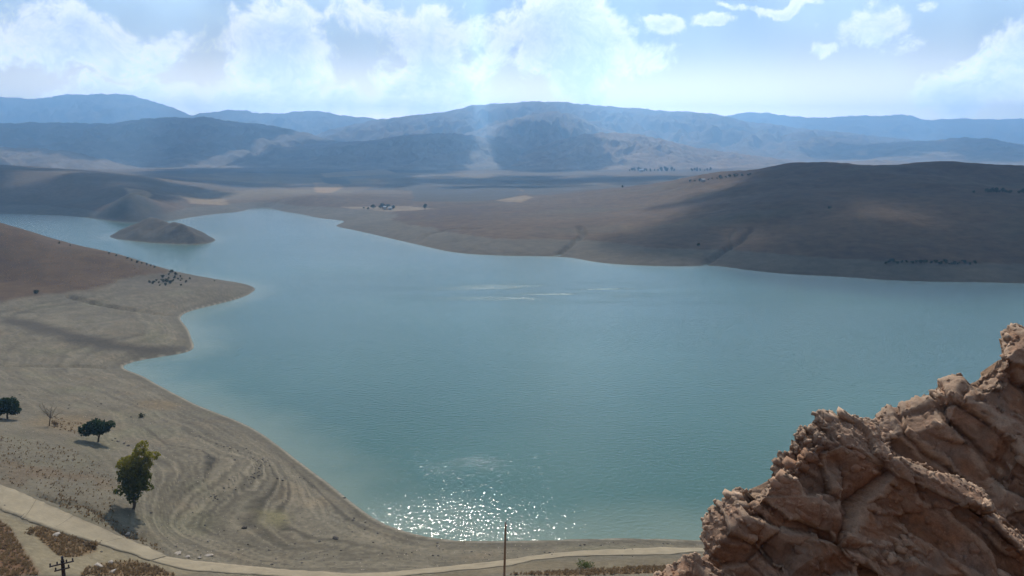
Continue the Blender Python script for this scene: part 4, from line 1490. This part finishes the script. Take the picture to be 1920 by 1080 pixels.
# wooden pole in front of the glitter
top = at_y(948, 983, 88.0)
foot = np.array([at_y(944.5, 1105, 88.0)[0], 88.0, 0])
foot[2] = zat(foot[0], foot[1])
e = tag(empty('power_pole', foot), 'slim brown wooden power pole in front of the glittering water', 'pole')
H_ = top[2] - foot[2]
lean = (top[0] - foot[0])
add_obj('pole', tubes('pole', [([(lean * k, 0, -.5 + (H_ + .5) * k) for k in (0, .25, .5, .75, 1)], [.16, .15, .14, .125, .11])], M_wood, 10), e)
insulator((lean - .03, -.02, H_), 1.6, M_pale, e)
box('bracket', (lean + .14, 0, H_ - .05), (.05, .05, .9), M_dwood, e)
for dz in (1.05, 2.05):
    insulator((lean * .93 + .22, 0, H_ - dz), 1.3, M_ins, e)
    box('bracket', (lean * .93 + .15, 0, H_ - dz - .02), (.22, .06, .06), M_dwood, e)

# pole head at the bottom left
py_ = 51.0
top = at_y(117, 1050, py_)
fx, fy = top[0] - .05, py_
fz = zat(fx, fy)
e = tag(empty('power_pole', (fx, fy, fz)), 'dark pole top with crossarms and insulators at the bottom left edge', 'pole')
H_ = top[2] - fz
add_obj('pole', tubes('pole', [([(0, 0, -.6), (0, 0, H_ * .5), (.05, 0, H_)], [.17, .15, .12])], M_dwood, 10), e)
ang = radians(32)
for dz, L_, offs in ((-.22, 1.5, (-.68, -.26, .3, .68)), (-.62, .95, (-.38, .4))):
    ca, sa = cos(ang), sin(ang)
    v = box_v((0, 0, 0), (L_, .09, .08))
    v = [(x * ca - y * sa + .05, x * sa + y * ca - .13, z + H_ + dz) for x, y, z in v]
    me = bpy.data.meshes.new('crossarm')
    me.from_pydata(v, [], BOXF)
    me.materials.append(M_dwood)
    add_obj('crossarm', me, e)
    for k in offs:
        insulator((k * ca + .05, k * sa - .13, H_ + dz + .04), .95, M_ins, e)
insulator((.05, 0, H_), 1.4, M_ins, e)

# ------------------------------------------------------------------ stones
M_stone_d = plain_material('dark_stone', (0.075, 0.062, 0.050), amt=.3, scale=4)
M_stone_p = plain_material('pale_stone', (0.34, 0.29, 0.24), amt=.2, scale=4)


def stone_mesh(seed, mat, flat=.65):
    r = np.random.default_rng(seed)
    import bmesh
    bm = bmesh.new()
    bmesh.ops.create_icosphere(bm, subdivisions=1, radius=1)
    for v in bm.verts:
        v.co *= r.uniform(.75, 1.2)
        v.co.z *= flat
    me = bpy.data.meshes.new('stone')
    bm.to_mesh(me)
    bm.free()
    me.materials.append(mat)
    return me


SD_M = [stone_mesh(i, M_stone_d) for i in range(5)]
SP_M = [stone_mesh(10 + i, M_stone_p, .5) for i in range(3)]


def stone(px, py, s, meshes, label, group, rs):
    if label == DARK:
        if px < 300 and py < 850:
            label, group = 'dark stone on the upper slope near the pine trees', 'dark stones near the pine trees'
        elif 355 < px < 600 and 812 < py < 950:
            label, group = 'dark stone along the curved strand lines of the shore', 'dark stones along the strand lines'
        elif 610 < px < 710 and 905 < py < 1000:
            label, group = "dark stone close to the water at the bend of the shore", 'dark stones at the bend of the shore'
        elif px > 720:
            label, group = 'dark stone on the beach beside the sandy track', 'dark stones on the beach'
        elif px < 330:
            label, group = 'dark stone beside the concrete road', 'dark stones beside the road'
        else:
            label, group = 'dark stone on the bare shore between the strand lines and the sandy track', 'dark stones on the bare shore'
    p = hit(px, py)
    if p[2] < 0.08:
        return
    o = add_obj('stone', meshes[rs.integers(len(meshes))])
    o.location = (p[0], p[1], p[2] + s * .2)
    o.scale = (s * rs.uniform(.8, 1.5), s * rs.uniform(.8, 1.2), s * rs.uniform(.7, 1.1))
    o.rotation_euler = (rs.uniform(-.3, .3), rs.uniform(-.3, .3), rs.uniform(0, 6.28))
    tag(o, label, 'stone', group)


DARK = 'dark stone lying loose on the grey brown shore'
for px, py, s in [(547, 854, .35), (637, 920, .4), (645, 934, .4), (667, 946, .5), (676, 949, .35), (662, 976, .4), (664, 972, .3), (599, 1016, .32), (553, 1021, .28), (510, 1059, .32), (566, 1056, .28), (684, 993, .3),
                  (820, 1019, .35), (745, 1038, .25), (762, 1039, .25), (772, 1037, .28), (812, 1043, .28), (822, 1043, .25), (486, 880, .45), (476, 896, .45), (430, 900, .3), (406, 833, .4), (420, 838, .35), (432, 842, .35), (446, 846, .35), (462, 842, .3),
                  (470, 850, .3), (492, 862, .4), (506, 874, .4), (434, 856, .3), (440, 863, .35), (569, 898, .4), (562, 896, .3), (530, 902, .4), (520, 898, .3), (404, 932, .35), (420, 916, .3), (640, 1033, .3), (700, 1018, .25), (884, 1035, .25), (1096, 1022, .4), (1088, 1024, .35),
                  (1244, 1020, .3), (1252, 1020, .32), (1150, 1018, .22), (211, 826, .35), (222, 829, .5), (232, 832, .5), (240, 836, .5), (216, 823, .3), (130, 760, .45), (128, 766, .3), (190, 758, .5), (183, 763, .3), (258, 758, .4), (37, 741, .35), (246, 782, .4), (208, 910, .3),
                  (283, 963, .4), (230, 1003, .3), (238, 1007, .4), (245, 1010, .3), (330, 1026, .3), (190, 1036, .3), (8, 949, .3), (42, 935, .22), (189, 1015, .22)]:
    stone(px, py, s * .62, SD_M, DARK, 'dark stones on the shore', rs)
stone(458, 991, .52, SD_M, 'large dark boulder by itself on the shore left of the pale green stain', None, rs)
stone(629, 1010, .52, SD_M, 'large dark boulder by itself on the beach above the sandy track', None, rs)
arc = [(370, 820), (400, 830), (430, 841), (460, 848), (488, 862), (505, 872), (485, 885), (470, 897), (440, 912), (405, 928), (390, 938)]
for k in range(70):
    i = rs.integers(len(arc) - 1)
    t = rs.random()
    x = arc[i][0] * (1 - t) + arc[i + 1][0] * t + rs.normal(0, 6)
    y = arc[i][1] * (1 - t) + arc[i + 1][1] * t + rs.normal(0, 4)
    stone(x, y, rs.uniform(.08, .19), SD_M, DARK, 'dark stones on the shore', rs)
for k in range(60):
    stone(rs.uniform(300, 1200), rs.uniform(960, 1050), rs.uniform(.1, .2), SD_M, DARK, 'dark stones on the shore', rs)
for px, py, s in [(105, 1005, .5), (184, 1064, .6), (207, 1057, .42), (334, 1039, .5), (352, 1046, .45), (392, 1043, .55), (374, 1047, .3), (240, 1004, .35), (210, 1075, .5)]:
    stone(px, py, s, SP_M, 'pale flat stone lying beside the road', 'pale stones beside the road', rs)

# pebbles and litter too small to count
def scatter_mesh(name, pts, proto, sizes, mat, r, hue=None):
    pv, pq = proto
    n = len(pts)
    a = r.uniform(0, 6.28, n)
    c, s = np.cos(a), np.sin(a)
    v = pv[None] * sizes[:, None, None]
    x = v[..., 0] * c[:, None] - v[..., 1] * s[:, None]
    y = v[..., 0] * s[:, None] + v[..., 1] * c[:, None]
    V_ = np.stack([x, y, v[..., 2]], -1) + pts[:, None]
    q = (pq[None] + (np.arange(n) * len(pv))[:, None, None]).reshape(-1, pq.shape[1])
    me = mesh_np(name, V_.reshape(-1, 3), q if pq.shape[1] == 4 else None, mat, smooth=False, tris=q if pq.shape[1] == 3 else None)
    if hue is not None:
        set_attr(me, 'hue', np.repeat(hue, len(pv)))
    return tag(add_obj(name, me), kind='stuff')


octa = (np.array([(1, 0, .1), (0, 1, 0), (-1, 0, .1), (0, -1, 0), (0.1, 0, .7), (0, 0, -.4)]), np.array([(0, 1, 4), (1, 2, 4), (2, 3, 4), (3, 0, 4)]))


def random_points(poly_px, n, r):
    P = wpoly(poly_px) if not isinstance(poly_px, np.ndarray) else poly_px
    lo, hi = P.min(0), P.max(0)
    xy = lo + (hi - lo) * r.random((n * 4, 2))
    _, i = poly_dist(xy[:, 0], xy[:, 1], P)
    xy = xy[i][:n]
    z = bil(Z, xy[:, 0], xy[:, 1])
    ok_ = z > 0.15
    return np.stack([xy[:, 0], xy[:, 1], z], -1)[ok_]


r = np.random.default_rng(99)
beach = [(0, 700), (230, 700), (330, 745), (450, 800), (600, 900), (690, 970), (830, 1018), (1330, 1018), (1330, 1030), (1000, 1042), (700, 1072), (320, 1040), (230, 1000), (0, 905)]
pp = random_points(beach, 4200, r)
scatter_mesh('pebbles', pp, octa, r.uniform(.035, .11, len(pp)) * np.where(r.random(len(pp)) < .12, 1.6, 1), M_stone_d, r)
pp = random_points(beach, 900, r)
scatter_mesh('pale_pebbles', pp, octa, r.uniform(.03, .10, len(pp)), M_stone_p, r)


def tuft(r, blades=14):
    v, q = [], []
    for k in range(blades):
        a = r.uniform(0, 6.28)
        d = np.array([cos(a), sin(a)])
        h, o, w = r.uniform(.5, 1.0), r.uniform(.1, .75), .10
        n_ = np.array([-d[1], d[0]])
        b = d * r.uniform(0, .25)
        t_ = d * o
        i = len(v)
        v += [(*(b - n_ * w), -.05), (*(b + n_ * w), -.05), (*(t_ + n_ * w * .4), h * .8), (*(t_ - n_ * w * .4), h * .8)]
        q.append((i, i + 1, i + 2, i + 3))
    return np.array(v), np.array(q)


def tufts(name, poly, n, smin, smax, mat, seed):
    r = np.random.default_rng(seed)
    p = random_points(poly, n, r)
    return scatter_mesh(name, p, tuft(r), r.uniform(smin, smax, len(p)), mat, r, np.clip(r.normal(.45, .3, len(p)), 0, 1))


for i, (P, n, a, b) in enumerate([(P_isl1, 420, .2, .5), (P_isl2, 420, .2, .5), (P_right, 700, .2, .5), (P_left, 900, .2, .5),
                                  (wpoly([(0, 815), (90, 830), (160, 850), (215, 900), (215, 990), (120, 950), (0, 900)]), 620, .12, .34),
                                  (wpoly([(105, 925), (195, 965), (290, 1018), (312, 1038), (217, 998), (104, 948)]), 260, .15, .4),
                                  (wpoly([(95, 780), (160, 795), (150, 815), (100, 805)]), 90, .15, .4),
                                  (wpoly([(0, 420), (100, 458), (200, 478), (300, 505), (250, 522), (150, 548), (0, 528)]), 1300, .15, .38)]):
    tufts('dry_grass', P, n, a, b, M_scrub, 300 + i)

# ------------------------------------------------------------------ cumulus overhead (unseen above the frame; placed to shade the hills, gapped for sun rays)
def cloud_material(thin):
    m, n, out = new_mat('cloud_vapour')
    d = n.node('ShaderNodeBsdfDiffuse', {'Color': (.74, .74, .74, 1)})
    t = n.node('ShaderNodeBsdfTranslucent', {'Color': (.74, .74, .74, 1)})
    mx = n.node('ShaderNodeMixShader', {0: .35, 1: d.outputs[0], 2: t.outputs[0]})
    tr = n.node('ShaderNodeBsdfTransparent')
    m2 = n.node('ShaderNodeMixShader', {0: thin, 1: mx.outputs[0], 2: tr.outputs[0]})
    n.l.new(m2.outputs[0], out.inputs[0])
    return m


M_cloud = cloud_material(.36)
M_thin_cloud = cloud_material(.56)
CLOUD_Z = 2100.0


def cloud(label, gx, gy, rx, ry, gz, seed, puffs=60, x_min=None, x_max=None, k=(.18, .34), mat=None):
    """a bank of billows whose shadow falls round the ground point (gx, gy, gz); it can end at a straight gap"""
    import bmesh
    r = np.random.default_rng(seed)
    h = CLOUD_Z - gz
    sx_, sy_ = h / tan(SUN_EL) * sin(SUN_AZ), h / tan(SUN_EL) * cos(SUN_AZ)
    bm = bmesh.new()
    bmesh.ops.create_icosphere(bm, subdivisions=3, radius=1)
    sv = np.array([v.co[:] for v in bm.verts])
    sf = np.array([[v.index for v in f.verts] for f in bm.faces])
    bm.free()
    V_, F_ = [], []
    for i in range(puffs):
        a, q = r.uniform(0, 2 * pi), r.random() ** .5
        rad = (1.1 - .6 * q) * r.uniform(*k) * min(rx, ry)
        c = np.array((gx + sx_ + rx * q * cos(a), gy + sy_ + ry * q * sin(a), CLOUD_Z + rad * .3))
        p = sv * (1 + .5 * fbm3(sv * 1.6 + i * 3.1, 4, seed))[:, None] * rad * np.array((1, 1, .6))
        p[:, 2] = np.maximum(p[:, 2], -rad * .22)
        p = p + c
        wob = 16 * fbm2(p[:, 1] / 260, p[:, 2] / 260, 3, seed)
        base = p[:, 0] - sx_ - tan(SUN_AZ) * (p[:, 1] - sy_ - gy)
        if x_min is not None:
            p[:, 0] += np.maximum(0, x_min + wob - base)
        if x_max is not None:
            p[:, 0] -= np.maximum(0, base - x_max - wob)
        F_.append(sf + len(sv) * i)
        V_.append(p)
    me = mesh_np('cloud', np.concatenate(V_), None, mat or M_cloud, tris=np.concatenate(F_))
    return tag(add_obj('cloud', me), label, kind='structure')


cloud('cumulus cloud over the far left mountains', -2700, 3700, 1500, 1600, 150, 1, 130, x_max=-1160)
cloud('cumulus cloud over the near edge of the left mountains', -1330, 3500, 170, 1400, 150, 7, 70, x_max=-1160, k=(.6, 1.0))
cloud('cumulus cloud over the blue mountains left of the middle', -620, 3500, 470, 1500, 150, 6, 120, x_min=-1075, x_max=-150, k=(.35, .6))
cloud('cumulus cloud over the dark foothill', 140, 3600, 260, 1100, 120, 2, 80, x_min=-105, x_max=340, k=(.4, .8))
cloud('cumulus cloud over the far end of the lake', -560, 1850, 300, 480, 20, 12, 70)
cloud('cumulus cloud over the plain', 180, 1750, 780, 330, 30, 8, 95)
cloud('cumulus cloud over the hill on the right', 600, 610, 520, 310, 40, 3, 170, mat=M_thin_cloud)
cloud('cumulus cloud over the crest of the right hill', 470, 850, 230, 110, 45, 9, 50, k=(.3, .6), mat=M_thin_cloud)
cloud('cumulus cloud over the left headland', -640, 1040, 330, 230, 20, 4, 80, x_max=-410)
cloud('cumulus cloud over the mountains on the far right', 2700, 4300, 1000, 900, 150, 5, 60)

# ------------------------------------------------------------------ haze
def haze():
    m, n, out = new_mat('haze_air')
    v = n.node('ShaderNodeVolumePrincipled')
    v.inputs['Color'].default_value = HAZE_COL
    v.inputs['Density'].default_value = HAZE_DENS
    v.inputs['Anisotropy'].default_value = 0.5
    n.l.new(v.outputs[0], out.inputs['Volume'])
    x, y0, y1, z0, z1 = 12500, -12300, 12300, -110, max(max(v.co.z for v in o.data.vertices) for o in bpy.data.objects if o.name.startswith('mountain')) + 40.0
    vs = [(sx * x, yy, zz) for zz in (z0, z1) for yy in (y0, y1) for sx in (-1, 1)]
    me = bpy.data.meshes.new('haze')
    me.from_pydata(vs, [], [(0, 2, 3, 1), (4, 5, 7, 6), (0, 1, 5, 4), (2, 6, 7, 3), (0, 4, 6, 2), (1, 3, 7, 5)])
    me.materials.append(m)
    tag(add_obj('haze', me), kind='stuff')


haze()
